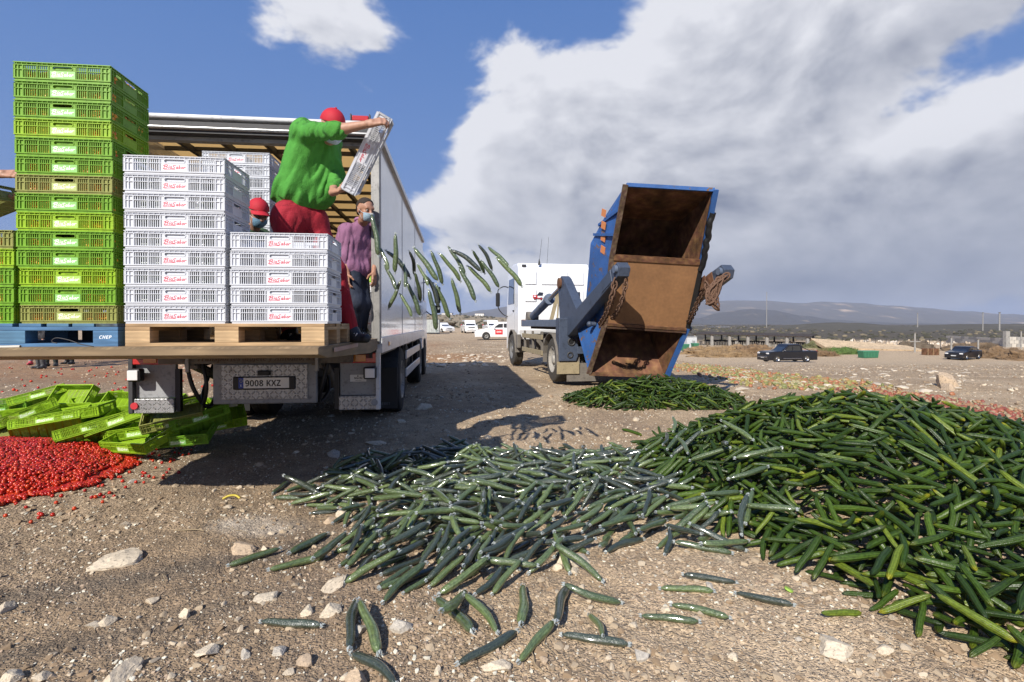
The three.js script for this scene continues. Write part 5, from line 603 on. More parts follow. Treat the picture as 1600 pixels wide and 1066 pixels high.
{
  const r = rng(77), put = (geo, m, p, sx, sy, sz, yaw, sink) => { const o = mesh('stone', geo, m); o.position.set(p.x, groundH(p.x, p.z) + sy * sink, p.z); o.scale.set(sx, sy, sz); o.rotation.set((r() - .5) * .3, yaw, (r() - .5) * .3); return o; };
  const big = [[195, 868, 84, 42, 1, 'large pale triangular stone on bare soil at the left, below the tomatoes'], [185, 1050, 84, 46, 0, 'large rough grey white stone at the bottom edge, left of the wrapped cucumbers'], [18, 1052, 50, 36, 1, 'pale rock cut by the bottom left corner'], [8, 944, 34, 22, 0, 'greyish stone at the left edge, above the bottom left rock'], [382, 852, 48, 30, 3, 'tan stone just above the leftmost wrapped cucumber'], [628, 972, 46, 40, 2, 'grey knobbly stone half sunk between the front wrapped cucumbers'], [328, 1010, 56, 26, 1, 'flat cream stone left of the crossed front cucumbers near the bottom'], [385, 1016, 20, 28, 2, 'small upright grey stone right of the flat cream stone'], [440, 1010, 32, 28, 2, 'rounded grey stone in the bottom foreground, right of the upright one'], [556, 1052, 52, 36, 3, 'brown stone at the bottom edge with a cucumber lying against it'], [1308, 1004, 90, 34, 1, 'broad flat cream stone at the lower right, below the bare cucumber heap'], [772, 1036, 48, 24, 1, 'cream stone touching the front of two loose cucumbers at the bottom'], [684, 1046, 20, 18, 1, 'little round white stone at the bottom middle'], [524, 906, 70, 34, 0, 'pale lumpy stone left beneath the wrapped cucumbers'], [516, 948, 44, 30, 1, 'cream stone below the pale lumpy one'], [482, 950, 30, 32, 1, 'pointed cream stone left of the lumpy stones'], [408, 930, 44, 18, 1, 'flat pale stone above the lone cucumber at lower left'], [288, 955, 24, 30, 1, 'upright pale stone on the open soil at lower left'], [1145, 1022, 26, 18, 1, 'oval white stone at the bottom right of centre'], [1014, 1016, 16, 26, 1, 'narrow white stone below the lone cucumber right of centre'], [1040, 950, 22, 14, 1, 'small pale stone between the two lone cucumbers at right'], [894, 866, 62, 46, 1, 'bright white slab of stone showing between wrapped cucumbers'], [660, 633, 38, 18, 0, 'squarish pale stone beside the lorry rear wheel'], [540, 800, 34, 26, 1, 'cream stone at the left fringe of the wrapped cucumbers'], [850, 1030, 20, 16, 3, 'little tan stone beside the dark loose cucumber'], [745, 985, 26, 18, 3, 'tan stone in the gap between front cucumbers'], [700, 935, 24, 20, 3, 'brownish stone under the slanting front cucumber'], [1482, 601, 34, 26, 3, 'tan boulder standing beyond the bare cucumber heap'], [723, 690, 26, 14, 0, 'pale stone in the lorry shadow behind the wrapped cucumbers'], [520, 705, 40, 18, 2, 'grey stone in the lorry shadow at left'], [590, 690, 46, 12, 0, 'flat stone in the shadow of the tail lift'], [628, 655, 18, 14, 1, 'small block of stone beside the mud flap']];
  big.forEach(([px, py, w, h, m, label], i) => { const p = groundAt(px, py + h * .3), Z = -p.z, s = w / F * Z / 2, hh = h / F * Z; tag(put(rockBig[i % 8], rockMats[m], p, s * 1.12, Math.max(.5 * hh, s * .28), s * mix(.8, 1, r()), r() * 6.28, .05), label, 'stone'); });
  for (let i = 0; i < 230; i++) { const Z = 1.75 + Math.pow(r(), 1.5) * 9, x = (r() * 2 - 1) * Z * .98, p = V3(x, 0, -Z), s = (.010 + .028 * r() ** 2.2) * (1 + Z * .10); tag(put(rockMid[r() * 6 | 0], rockMats[[0, 1, 1, 3, 0, 2][r() * 6 | 0]], p, s * mix(.8, 1.4, r()), s * mix(.5, .85, r()), s, r() * 6.28, .15), 'small pale stone lying loose on the bare soil', 'stone', 'small stones scattered over the soil'); }
  const d = new THREE.Object3D(), c = new THREE.Color();
  for (let g = 0; g < 3; g++) { const N = 26000, im = new THREE.InstancedMesh(rockTiny[g], mat([1, 1, 1], .95), N); for (let i = 0; i < N; i++) { const far = i % 5 === 0, Z = far ? 8 + r() * 32 : 1.6 + Math.pow(r(), 1.25) * 10, x = (r() * 2 - 1) * Z * 1.05, cl = sstep(-.3, .5, noise(x * 1.3, Z * 1.3)); let s = (.0022 + .0080 * r() ** 3) * (.6 + .7 * cl) * (far ? 2 + Z * .06 : 1 + Z * .09); d.position.set(x, groundH(x, -Z) + s * .15, -Z); d.scale.set(s * mix(.8, 1.6, r()), s * mix(.45, .9, r()), s); d.rotation.set(r() * .6, r() * 6.28, r() * .6); d.updateMatrix(); im.setMatrixAt(i, d.matrix); const t = r(), k = mix(.75, 1.15, r()); t < .30 ? c.setRGB(.62 * k, .58 * k, .47 * k) : t < .8 ? c.setRGB(.40 * k, .30 * k, .21 * k) : c.setRGB(.22 * k, .16 * k, .11 * k); im.setColorAt(i, c); }
    im.name = numbered('gravel'); im.castShadow = im.receiveShadow = true; scene.add(im); tag(im, 'loose gravel strewn over the soil', 'gravel', null, 'stuff'); }
  { const N = 15000, gs = [0, 1, 2].map((g) => { const im = new THREE.InstancedMesh(rockMid[g * 2], mat([1, 1, 1], .95, { map: rep(limeMap, 3) }), N / 3 | 0); for (let i = 0; i < im.count; i++) { let x, Z, k = 0; do { const t = r(); Z = t < .62 ? 1.7 + Math.pow(r(), 1.3) * 8 : 8 + r() * 26; x = (r() * 2 - 1) * Z * 1.02; k++; } while (k < 6 && noise(x * .9 + 7, Z * .9) + .3 * noise(x * 3, Z * 3) < r() * .7 - .25); let s = (.004 + .017 * r() ** 3.2) * (Z > 8 ? 1.5 + Z * .07 : 1 + Z * .08); d.position.set(x, groundH(x, -Z) + s * .1, -Z); d.scale.set(s * mix(.8, 1.6, r()), s * mix(.4, .85, r()), s); d.rotation.set(r() * .5, r() * 6.28, r() * .5); d.updateMatrix(); im.setMatrixAt(i, d.matrix); const q = mix(.72, 1.1, r()), t = r(); t < .20 ? c.setRGB(.68 * q, .60 * q, .49 * q) : t < .58 ? c.setRGB(.54 * q, .45 * q, .34 * q) : c.setRGB(.36 * q, .27 * q, .185 * q); im.setColorAt(i, c); } im.name = numbered('rubble'); im.castShadow = im.receiveShadow = true; scene.add(im); tag(im, 'pale angular rubble littering the soil', 'rubble', null, 'stuff'); }); }
  // dry stalks and dead leaves
  const tw2 = new MB(); for (let i = 0; i < 46; i++) { const Z = 1.9 + r() * 3.2, x = (r() * 2 - 1) * Z * .95, a = r() * 6.28, l = .06 + r() * .16, pts = []; for (let k = 0; k < 4; k++) { const X = x + Math.cos(a + (r() - .5) * .5) * l * k / 3, Q = Z + Math.sin(a) * l * k / 3; pts.push([X, groundH(X, -Q) + .006 + r() * .01, -Q]); } tw2.tube(pts, .0018 + r() * .002, 6, 4); } tag(tw2.build('dry_stalks', mat([.30, .23, .14], .9)), 'bits of dry stalk strewn over the soil', 'stalks', null, 'stuff');
}
// ---------------------------------------------------------------- cucumbers
const cukeTex = dataTex(128, (u, v) => { const s = tn(u, v, 8, 3, 2), k = .78 + .22 * Math.sin(u * 6.2832 * 10) * .25 + .18 * s + .18 * sstep(.25, .6, tn(u, v, 24, 5, 2)); return [k, k, k * .9]; }, true);
const cukeBump = dataTex(128, (u, v) => grey(.5 + .25 * Math.sin(u * 6.2832 * 10) + .3 * tn(u, v, 20, 4, 2)));
const filmBump = dataTex(256, (u, v) => grey(.5 + .35 * tn(u, Math.floor(v * 3) / 3 * 0 + v * .35 % 1, 14, 4, 4) + .3 * (1 - Math.abs(tn(u, v, 9, 8, 3)) * 2.4)));
const KL = .31, KR = .0200;
function cukeGeo(bend, seed, wrapped, nl = 14, nr = 11) {
  const pos = [], uv = [], col = [], idx = [], r = rng(seed), w1 = r() * 6, neck = .12 + r() * .12;
  for (let i = 0; i <= nl; i++) { const t = i / nl, e = t * 2 - 1, prof = Math.pow(Math.max(0, 1 - Math.pow(Math.abs(e), 7)), .5) * (1 - neck * sstep(.35, -.95, e)) * (1 + .04 * Math.sin(t * 7 + w1)), x = KL * (.5 * e) , y = bend * (.5 - e * e * .9) + .003 * Math.sin(t * 9 + w1);
    for (let k = 0; k <= nr; k++) { const a = k / nr * 6.28318, q = KR * Math.max(prof, .10) * (1 + .025 * Math.cos(5 * a)); pos.push(x, y + Math.cos(a) * q, Math.sin(a) * q); uv.push(k / nr, t * 2.2); const tip = sstep(.72, 1, e), st = sstep(-.7, -1, e), c = wrapped ? [1, 1, 1] : [mix(1, 2.6, tip * .8) * mix(1, .7, st), mix(1, 1.55, tip * .8) * mix(1, .75, st), mix(1, .7, tip)]; col.push(...c); } }
  for (let i = 0; i < nl; i++) for (let k = 0; k < nr; k++) { const a = i * (nr + 1) + k; idx.push(a, a + nr + 1, a + 1, a + 1, a + nr + 1, a + nr + 2); }
  for (const [b, s] of [[0, 1], [nl * (nr + 1), 0]]) { const c = pos.length / 3; pos.push(s ? -KL * .5 : KL * .5, bend * (.5 - .9), 0); uv.push(.5, 0); col.push(...(wrapped ? [1, 1, 1] : [1.6, 1.25, .8])); for (let k = 0; k < nr; k++) s ? idx.push(c, b + k, b + k + 1) : idx.push(c, b + k + 1, b + k); }
  const g = new THREE.BufferGeometry(); g.setAttribute('position', new THREE.Float32BufferAttribute(pos, 3)); g.setAttribute('uv', new THREE.Float32BufferAttribute(uv, 2)); g.setAttribute('color', new THREE.Float32BufferAttribute(col, 3)); g.setIndex(idx); g.computeVertexNormals(); return g;
}
const bends = [.002, .008, .016, -.004, .026], bareGeo = bends.map((b, i) => cukeGeo(b, i + 3, false)), wrapGeo = bends.map((b, i) => cukeGeo(b * .8, i + 13, true)), bareLow = bends.map((b, i) => cukeGeo(b, i + 3, false, 9, 8)), wrapLow = bends.map((b, i) => cukeGeo(b * .8, i + 13, true, 9, 8));
const endGeo = (() => { const b = new MB(), r = rng(6); for (let k = 0; k < 5; k++) { const a = k * 1.26; b.plate([[-.004, Math.cos(a) * .012, Math.sin(a) * .012], [.006 + r() * .003, Math.cos(a + .3) * .003, Math.sin(a + .3) * .003], [.011 + r() * .008, Math.cos(a + .9) * (.005 + r() * .005), Math.sin(a + .9) * .007], [.0, Math.cos(a + 1.1) * .012, Math.sin(a + 1.1) * .012]], .0006); } return b.geo(); })();
const bareCol = [[.052, .100, .018], [.070, .130, .020], [.036, .072, .016], [.100, .175, .024], [.19, .265, .035], [.045, .090, .015]], wrapCol = [[.145, .205, .100], [.110, .160, .085], [.066, .086, .076], [.190, .262, .118], [.084, .110, .096]];
const bareMat = bareCol.map((c) => phys(c, .38, { vertexColors: true, map: cukeTex, bumpMap: cukeBump, bumpScale: .0022, specularIntensity: .7 })), wrapMat = wrapCol.map((c) => phys(c, .30, { vertexColors: true, map: cukeTex, bumpMap: filmBump, bumpScale: .0042, clearcoat: 1, clearcoatRoughness: .10 }));
const filmMat = phys([.72, .76, .75], .25, { transmission: .6, thickness: 0 });
const stuffBare = phys([1, 1, 1], .38, { vertexColors: true, map: cukeTex, bumpMap: cukeBump, bumpScale: .0022, specularIntensity: .7 }), stuffWrap = phys([1, 1, 1], .34, { vertexColors: true, map: cukeTex, bumpMap: filmBump, bumpScale: .0042, clearcoat: 1, clearcoatRoughness: .10 });
const cukes = []; // {p, q, kind, variant, tone, s, keep}
function lay(x, Z, yaw, s, kind, r) { // let one cucumber down on what lies there; returns its place
  const half = KL * s * .46, cx = Math.cos(yaw), cz = Math.sin(yaw), R = KR * s, n = 11, hs = [];
  for (let i = 0; i < n; i++) { const t = (i / (n - 1) * 2 - 1) * half; let h = -9; for (const o of [-.012, 0, .012]) h = Math.max(h, hAt(x + cx * t - cz * o, Z + cz * t + cx * o) - o * o / (2 * R)); hs.push([t, h]); }
  let best = 9, ba = 0, bb = 0; for (let i = 0; i < n >> 1; i++) for (let j = n >> 1; j < n; j++) { if (j === i) continue; const b = (hs[j][1] - hs[i][1]) / (hs[j][0] - hs[i][0]), a = hs[i][1] - b * hs[i][0]; let ok = true; for (const [t, h] of hs) if (h > a + b * t + .0035) { ok = false; break; } if (ok && a < best && Math.abs(b) < 1.1) { best = a; ba = a; bb = b; } }
  if (best > 8) { bb = 0; ba = Math.max(...hs.map((q) => q[1])); }
  return { x, Z, y: ba + R * .95, slope: bb, yaw, s };
}
function stamp(c) { const half = KL * c.s * .48, cx = Math.cos(c.yaw), cz = Math.sin(c.yaw), R = KR * c.s; for (let t = -half; t <= half; t += HC * .7) for (let o = -R; o <= R; o += HC * .6) { const i = hIdx(c.x + cx * t - cz * o, c.Z + cz * t + cx * o); if (i >= 0) { const h = c.y + c.slope * t + Math.sqrt(Math.max(0, R * R - o * o)); if (h > HM[i]) HM[i] = h; } } }
function record(c, kind, r) { const d = V3(Math.cos(c.yaw), c.slope, -Math.sin(c.yaw)).normalize(); if (r() < .5) d.negate(); const hz = V3().crossVectors(UPV, d).normalize(), roll = (r() < .5 ? 0 : Math.PI) + (r() - .5) * .7, y = hz.clone().applyAxisAngle(d, roll), z = V3().crossVectors(d, y); const o = { p: V3(c.x, c.y, -c.Z), q: new THREE.Quaternion().setFromRotationMatrix(M4().makeBasis(d, y, z)), d, kind, s: c.s, v: r() * 5 | 0, tone: kind === 'bare' ? [0, 0, 1, 1, 2, 2, 3, 5, 5, 4][r() * 10 | 0] : r() * 5 | 0, n: 0 }; cukes.push(o); return o; }
function heap(target, inside, N, kind, r, yawOf, core) {
  let fails = 0; for (let n = 0; n < N && fails < 20000;) { const [x, Z] = inside(); const t = target(x, Z); if (t <= 0) { fails++; continue; } const g = groundH(x, -Z); if (hAt(x, Z) > g + t) { fails++; continue; } const c = lay(x, Z, yawOf(x, Z), kind === 'bare' ? mix(.60, .93, r()) : mix(.76, 1.04, r()), kind, r); if (c.y > g + t + .09) { fails += 4; continue; } fails = Math.max(0, fails - 30); stamp(c); record(c, kind, r); n++; } }
{
  const r = rng(2024);
  // the big heap of bare cucumbers: only its outer layers are separate from what lies beneath
  const A = (x, Z) => { const dx = x - 2.85, dz = Z - 4.45, n = 1 + .07 * noise(x * 1.7, Z * 1.7), q = Math.hypot(dx / (dx < 0 ? 1.74 : 3.0), dz / (dz < 0 ? 2.6 : 1.6)) * n, q2 = Math.hypot((x - 2.95) / 1.35, (Z - 2.85) / 1.28) * n; return Math.max(q > 1 ? 0 : .63 * (1 - Math.pow(q, 1.35)) + .03, q2 > 1 ? 0 : .26 * (1 - q2 * q2) + .02); };
  const Fh = (x, Z) => { const q = Math.hypot((x - 2.45) / 1.5, (Z - 9.0) / 1.0) * (1 + .08 * noise(x * 2, Z * 2)); return q > 1 ? 0 : .36 * (1 - Math.pow(q, 1.3)) + .02; };
  for (let k = 0; k < HNZ; k++) for (let i = 0; i < HNX; i++) { const x = HX0 + (i + .5) * HC, Z = HZ0 + (k + .5) * HC, t = Math.max(A(x, Z), Fh(x, Z)); if (t > .25) HM[k * HNX + i] += t - .25 + .03 * noise(x * 9, Z * 9); }
  heap(A, () => [1.2 + r() * 4.2, 1.5 + r() * 4.6], 7800, 'bare', r, () => r() * 6.283);
  heap(Fh, () => [.9 + r() * 3.1, 8 + r() * 2], 1700, 'bare', r, () => r() * 6.283);
  // the spread of wrapped cucumbers
  const poly = [[-1.73, 4.1], [-1.25, 3.75], [-.98, 3.34], [-.95, 2.95], [-.57, 2.62], [-.1, 2.62], [.22, 2.75], [.36, 3.05], [.75, 3.1], [1.05, 2.95], [1.42, 2.95], [1.6, 3.5], [1.65, 4.4], [1.62, 5.0], [1.0, 5.2], [.6, 5.35], [-.2, 5.45], [-.7, 5.6], [-1.3, 5.3], [-1.75, 5.1], [-1.55, 4.6]];
  const W = (x, Z) => { let ins = false, d = 9; for (let i = 0, j = poly.length - 1; i < poly.length; j = i++) { const [a, b] = poly[i], [c, e] = poly[j]; if (b > Z !== e > Z && x < (c - a) * (Z - b) / (e - b) + a) ins = !ins; const vx = c - a, vz = e - b, t = clamp(((x - a) * vx + (Z - b) * vz) / (vx * vx + vz * vz)); d = Math.min(d, Math.hypot(x - a - vx * t, Z - b - vz * t)); } if (!ins) return 0; const bare = sstep(.30, .12, Math.hypot((x - .38) / 1.1, Z - 3.15)); return (.010 + .085 * sstep(.05, .7, d)) * (1 - .9 * bare) + .02 * noise(x * 3, Z * 3) * sstep(0, .3, d); };
  heap(W, () => [-1.9 + r() * 3.6, 2.5 + r() * 3.2], 720, 'wrapped', r, (x, Z) => { const base = Z > 3.7 ? .05 + .5 * (r() - .5) : -.9 + .45 * x; return r() < .62 ? -base + (r() - .5) * .7 : r() * 6.283; });
  for (let i = 0; i < 16; i++) { const c = lay(1.3 + r() * .5, 3.0 + r() * 2, r() * 6.28, mix(.85, 1.05, r()), 'wrapped', r); stamp(c); record(c, 'wrapped', r); }
}
// loose ones around the spread, by where each lies: [x0, y0, x1, y1, kind, words]
{
  const r = rng(99);
  const loose = [[357, 884, 437, 860, 0, 'leftmost wrapped cucumber of all, lying alone on the soil'], [420, 890, 508, 868, 0, 'wrapped cucumber at the left fringe, pointing at the leftmost one'], [452, 866, 512, 833, 0, 'dark wrapped cucumber slanting upward at the left fringe'], [472, 896, 555, 830, 0, 'wrapped cucumber lying under the left fringe ones, slanting up'], [408, 970, 502, 976, 0, 'lone wrapped cucumber at lower left, lying flat across the soil'], [545, 1016, 554, 944, 0, 'wrapped cucumber standing on end in the picture, left of a slanting one'], [560, 950, 597, 1026, 0, 'wrapped cucumber making an upside down V with its left neighbour'], [552, 1020, 622, 1068, 0, 'wrapped cucumber running off the bottom edge against a brown stone'], [716, 1036, 808, 986, 0, 'bright wrapped cucumber alone at the bottom middle, rising to the right'], [810, 1033, 865, 975, 0, 'dark wrapped cucumber right of the bright bottom middle one'], [878, 990, 982, 1006, 0, 'wrapped cucumber at the bottom with another lying across it'], [922, 958, 944, 1003, 0, 'short bent wrapped cucumber lying across the bottom pair'], [1002, 962, 1092, 972, 0, 'dark wrapped cucumber alone, lowest of the four at lower right'], [1050, 943, 1140, 965, 0, 'wrapped cucumber with a yellow end at lower right'], [1032, 917, 1115, 922, 0, 'wrapped cucumber lying level just above the yellow ended one'], [1068, 900, 1150, 908, 0, 'wrapped cucumber uppermost of the loose ones at lower right'], [1150, 925, 1240, 945, 0, 'wrapped cucumber rightmost of the loose ones, near a green slice'], [868, 985, 885, 914, 0, 'dark wrapped cucumber pointing straight down below the spread'], [815, 987, 818, 910, 0, 'green wrapped cucumber pointing straight down, left of the dark one'], [880, 930, 972, 942, 0, 'wrapped cucumber lying level, right of the two upright ones'], [866, 880, 945, 908, 0, 'wrapped cucumber slanting down beneath the white slab'], [678, 934, 745, 996, 0, 'wrapped cucumber slanting down to the right at the front of the spread'], [690, 990, 730, 924, 0, 'wrapped cucumber crossed by the slanting front one'], [728, 940, 780, 986, 0, 'dark wrapped cucumber right of the crossed pair'], [440, 769, 506, 778, 0, 'wrapped cucumber at the edge of the lorry shadow'], [426, 770, 450, 752, 0, 'short looking wrapped cucumber at the upper left edge of the shadow'], [1285, 962, 1345, 954, 1, 'single bare cucumber on the soil just below the big heap'], [985, 690, 1030, 692, 1, 'bare cucumber lying behind the wrapped spread'], [972, 672, 1004, 680, 1, 'bare cucumber farther back behind the wrapped spread'], [905, 690, 915, 720, 0, 'dark wrapped cucumber standing up at the back of the spread']];
  loose.forEach(([x0, y0, x1, y1, b, label], i) => { const a = groundAt(x0, y0, .02), c = groundAt(x1, y1, .02), m = lerp3(a, c, .5), L = clamp(a.distanceTo(c), .22, .36), o = lay(m.x, -m.z, Math.atan2(-(c.z - a.z), c.x - a.x), L / KL, 0, r); stamp(o); const k = record(o, b ? 'bare' : 'wrapped', r); k.label = label; if (i === 11) k.v = 4; });
}
// the cucumbers in the air
{
  const r = rng(7), S = 5.611, fly = [[120, 30, 180, 390], [328, 200, 322, 540], [205, 360, 250, 470], [232, 470, 338, 690], [250, 340, 460, 580], [400, 460, 415, 670], [372, 610, 265, 855], [370, 730, 470, 920], [430, 625, 545, 915], [455, 350, 495, 560], [500, 540, 548, 790], [490, 320, 700, 610], [525, 480, 610, 640], [640, 350, 742, 640], [600, 560, 710, 845], [620, 690, 688, 1045], [680, 640, 802, 940], [712, 370, 900, 612], [790, 310, 940, 550], [815, 330, 1080, 522], [885, 490, 1030, 785], [820, 590, 895, 895], [960, 480, 1165, 705], [1004, 345, 1110, 545], [1060, 290, 1178, 515], [1075, 430, 1238, 668], [1140, 315, 1320, 480], [1212, 405, 1438, 655]];
  fly.forEach(([x0, y0, x1, y1], i) => { const px = [560 + x0 / S, 560 + x1 / S], py = [330 + y0 / S, 330 + y1 / S], L = Math.hypot(px[1] - px[0], py[1] - py[0]), Z = clamp(.30 * F / L, 3.35, 4.25) + (r() - .5) * .1, dz = L < 50 ? (r() - .5) * .3 : (r() - .5) * .08, a = at(px[0], py[0], Z), c = at(px[1], py[1], Z + dz), m = lerp3(a, c, .5), d = c.clone().sub(a), len = d.length(); d.normalize(); const y = V3().crossVectors(V3(0, 0, 1), d).normalize(), z = V3().crossVectors(d, y);
    cukes.push({ p: m, q: new THREE.Quaternion().setFromRotationMatrix(M4().makeBasis(d, y, z)), d, kind: 'wrapped', s: clamp(len / KL, .7, 1.35), v: [1, 0, 2, 1, 4][i % 5], tone: [1, 0, 3, 1, 2][i % 5], fly: 1 }); });
}
{ // which of them show most: a small depth picture of cucumber numbers
  const W = 512, H = 341, zb = new Float32Array(W * H).fill(1e9), ib = new Int32Array(W * H).fill(-1), v = V3();
  cukes.forEach((c, n) => { const R = KR * c.s; for (let i = 0; i < 26; i++) for (let a = 0; a < 9; a++) { const t = (i / 25 - .5) * KL * c.s; v.copy(c.p).addScaledVector(c.d, t); const an = a / 9 * 6.283, y = V3(0, 1, 0).addScaledVector(c.d, -c.d.y).normalize(), z = V3().crossVectors(c.d, y); v.addScaledVector(y, Math.cos(an) * R).addScaledVector(z, Math.sin(an) * R); const Z = -v.z; if (Z < .3) continue; const px = Math.floor((v.x / Z * F + 800) * W / 1600), py = Math.floor((506 - (v.y - EYE) / Z * F) * H / 1066); if (px < 0 || py < 0 || px >= W || py >= H) continue; const o = py * W + px; if (Z < zb[o]) { zb[o] = Z; ib[o] = n; } } });
  const cnt = new Int32Array(cukes.length); for (const i of ib) if (i >= 0) cnt[i]++; cukes.forEach((c, n) => c.n = cnt[n]);
  const W3 = { bare: 'plump dark green bare cucumber in the big heap on the right', wrapped: 'film wrapped cucumber lying in the wide spread in the foreground', fly: 'film wrapped cucumber flying through the air from the tipped crate' }, G3 = { bare: 'bare cucumbers of the right heap', wrapped: 'wrapped cucumbers spread on the ground', fly: 'wrapped cucumbers in the air' };
  const rest = { bare: [], wrapped: [] };
  for (const kind of ['bare', 'wrapped']) { const all = cukes.filter((c) => c.kind === kind), single = all.filter((c) => c.label || c.fly), pile = all.filter((c) => !c.label && !c.fly).sort((a, b) => b.n - a.n), room = 300 - single.length; const near = kind === 'bare' ? pile.filter((c) => c.p.z > -7.5) : pile, top = new Set(near.slice(0, room)); for (const c of pile) if (!top.has(c)) rest[kind].push(c);
    for (const c of [...single, ...top]) { const o = mesh(kind === 'bare' ? 'cucumber' : 'wrapped_cucumber', (kind === 'bare' ? bareGeo : wrapGeo)[c.v], (kind === 'bare' ? bareMat : wrapMat)[c.tone]); o.position.copy(c.p); o.quaternion.copy(c.q); o.scale.setScalar(c.s); if (kind === 'wrapped') for (const s of [1, -1]) { const e = mesh('film_end', endGeo, filmMat, o); e.position.set(s * KL * .5, bends[c.v] * .8 * (.5 - .9), 0); if (s < 0) e.rotation.y = Math.PI; } const t = c.label ? null : c.fly ? 'fly' : kind; tag(o, c.label ?? W3[t], 'cucumber', t ? G3[t] : null); } }
  const bulk = (list, name, label, geos, m, cols) => { for (let v = 0; v < 5; v++) { const l = list.filter((c) => c.v === v); if (!l.length) continue; const im = new THREE.InstancedMesh(geos[v], m, l.length), d = new THREE.Object3D(), k = new THREE.Color(); l.forEach((c, i) => { d.position.copy(c.p); d.quaternion.copy(c.q); d.scale.setScalar(c.s); d.updateMatrix(); im.setMatrixAt(i, d.matrix); im.setColorAt(i, k.setRGB(...cols[c.tone])); }); im.name = numbered(name); im.castShadow = im.receiveShadow = true; scene.add(im); tag(im, label, 'cucumbers', null, 'stuff'); } };
  bulk(rest.bare.filter((c) => c.p.z > -7.5), 'cucumber_heap', 'remaining bare cucumbers that make up the big right heap', bareLow, stuffBare, bareCol); bulk(rest.bare.filter((c) => c.p.z <= -7.5), 'far_cucumber_heap', 'low heap of bare cucumbers beneath the tipped skip', bareLow, stuffBare, bareCol); bulk(rest.wrapped, 'cucumber_spread', 'remaining wrapped cucumbers of the foreground spread', wrapLow, stuffWrap, wrapCol);
  // a green slice and a yellow scrap
  const p = groundAt(1232, 924); tag(new MB().cyl([p.x, p.y + .004, p.z], [p.x + .004, p.y + .013, p.z], .02, .021, 18).build('cucumber_slice', phys([.32, .50, .09], .35, {})), 'cut green cucumber slice on the soil by the big heap', 'slice');
  const q = groundAt(361, 781); tag(new MB().tube([[q.x - .06, q.y + .01, q.z + .01], [q.x - .02, q.y + .03, q.z], [q.x + .03, q.y + .03, q.z - .01], [q.x + .07, q.y + .012, q.z]], .009, 16, 6).build('yellow_scrap', mat([.50, .40, .04], .5)), 'curled yellow plastic scrap on the soil left of the wrapped cucumbers', 'scrap');
}
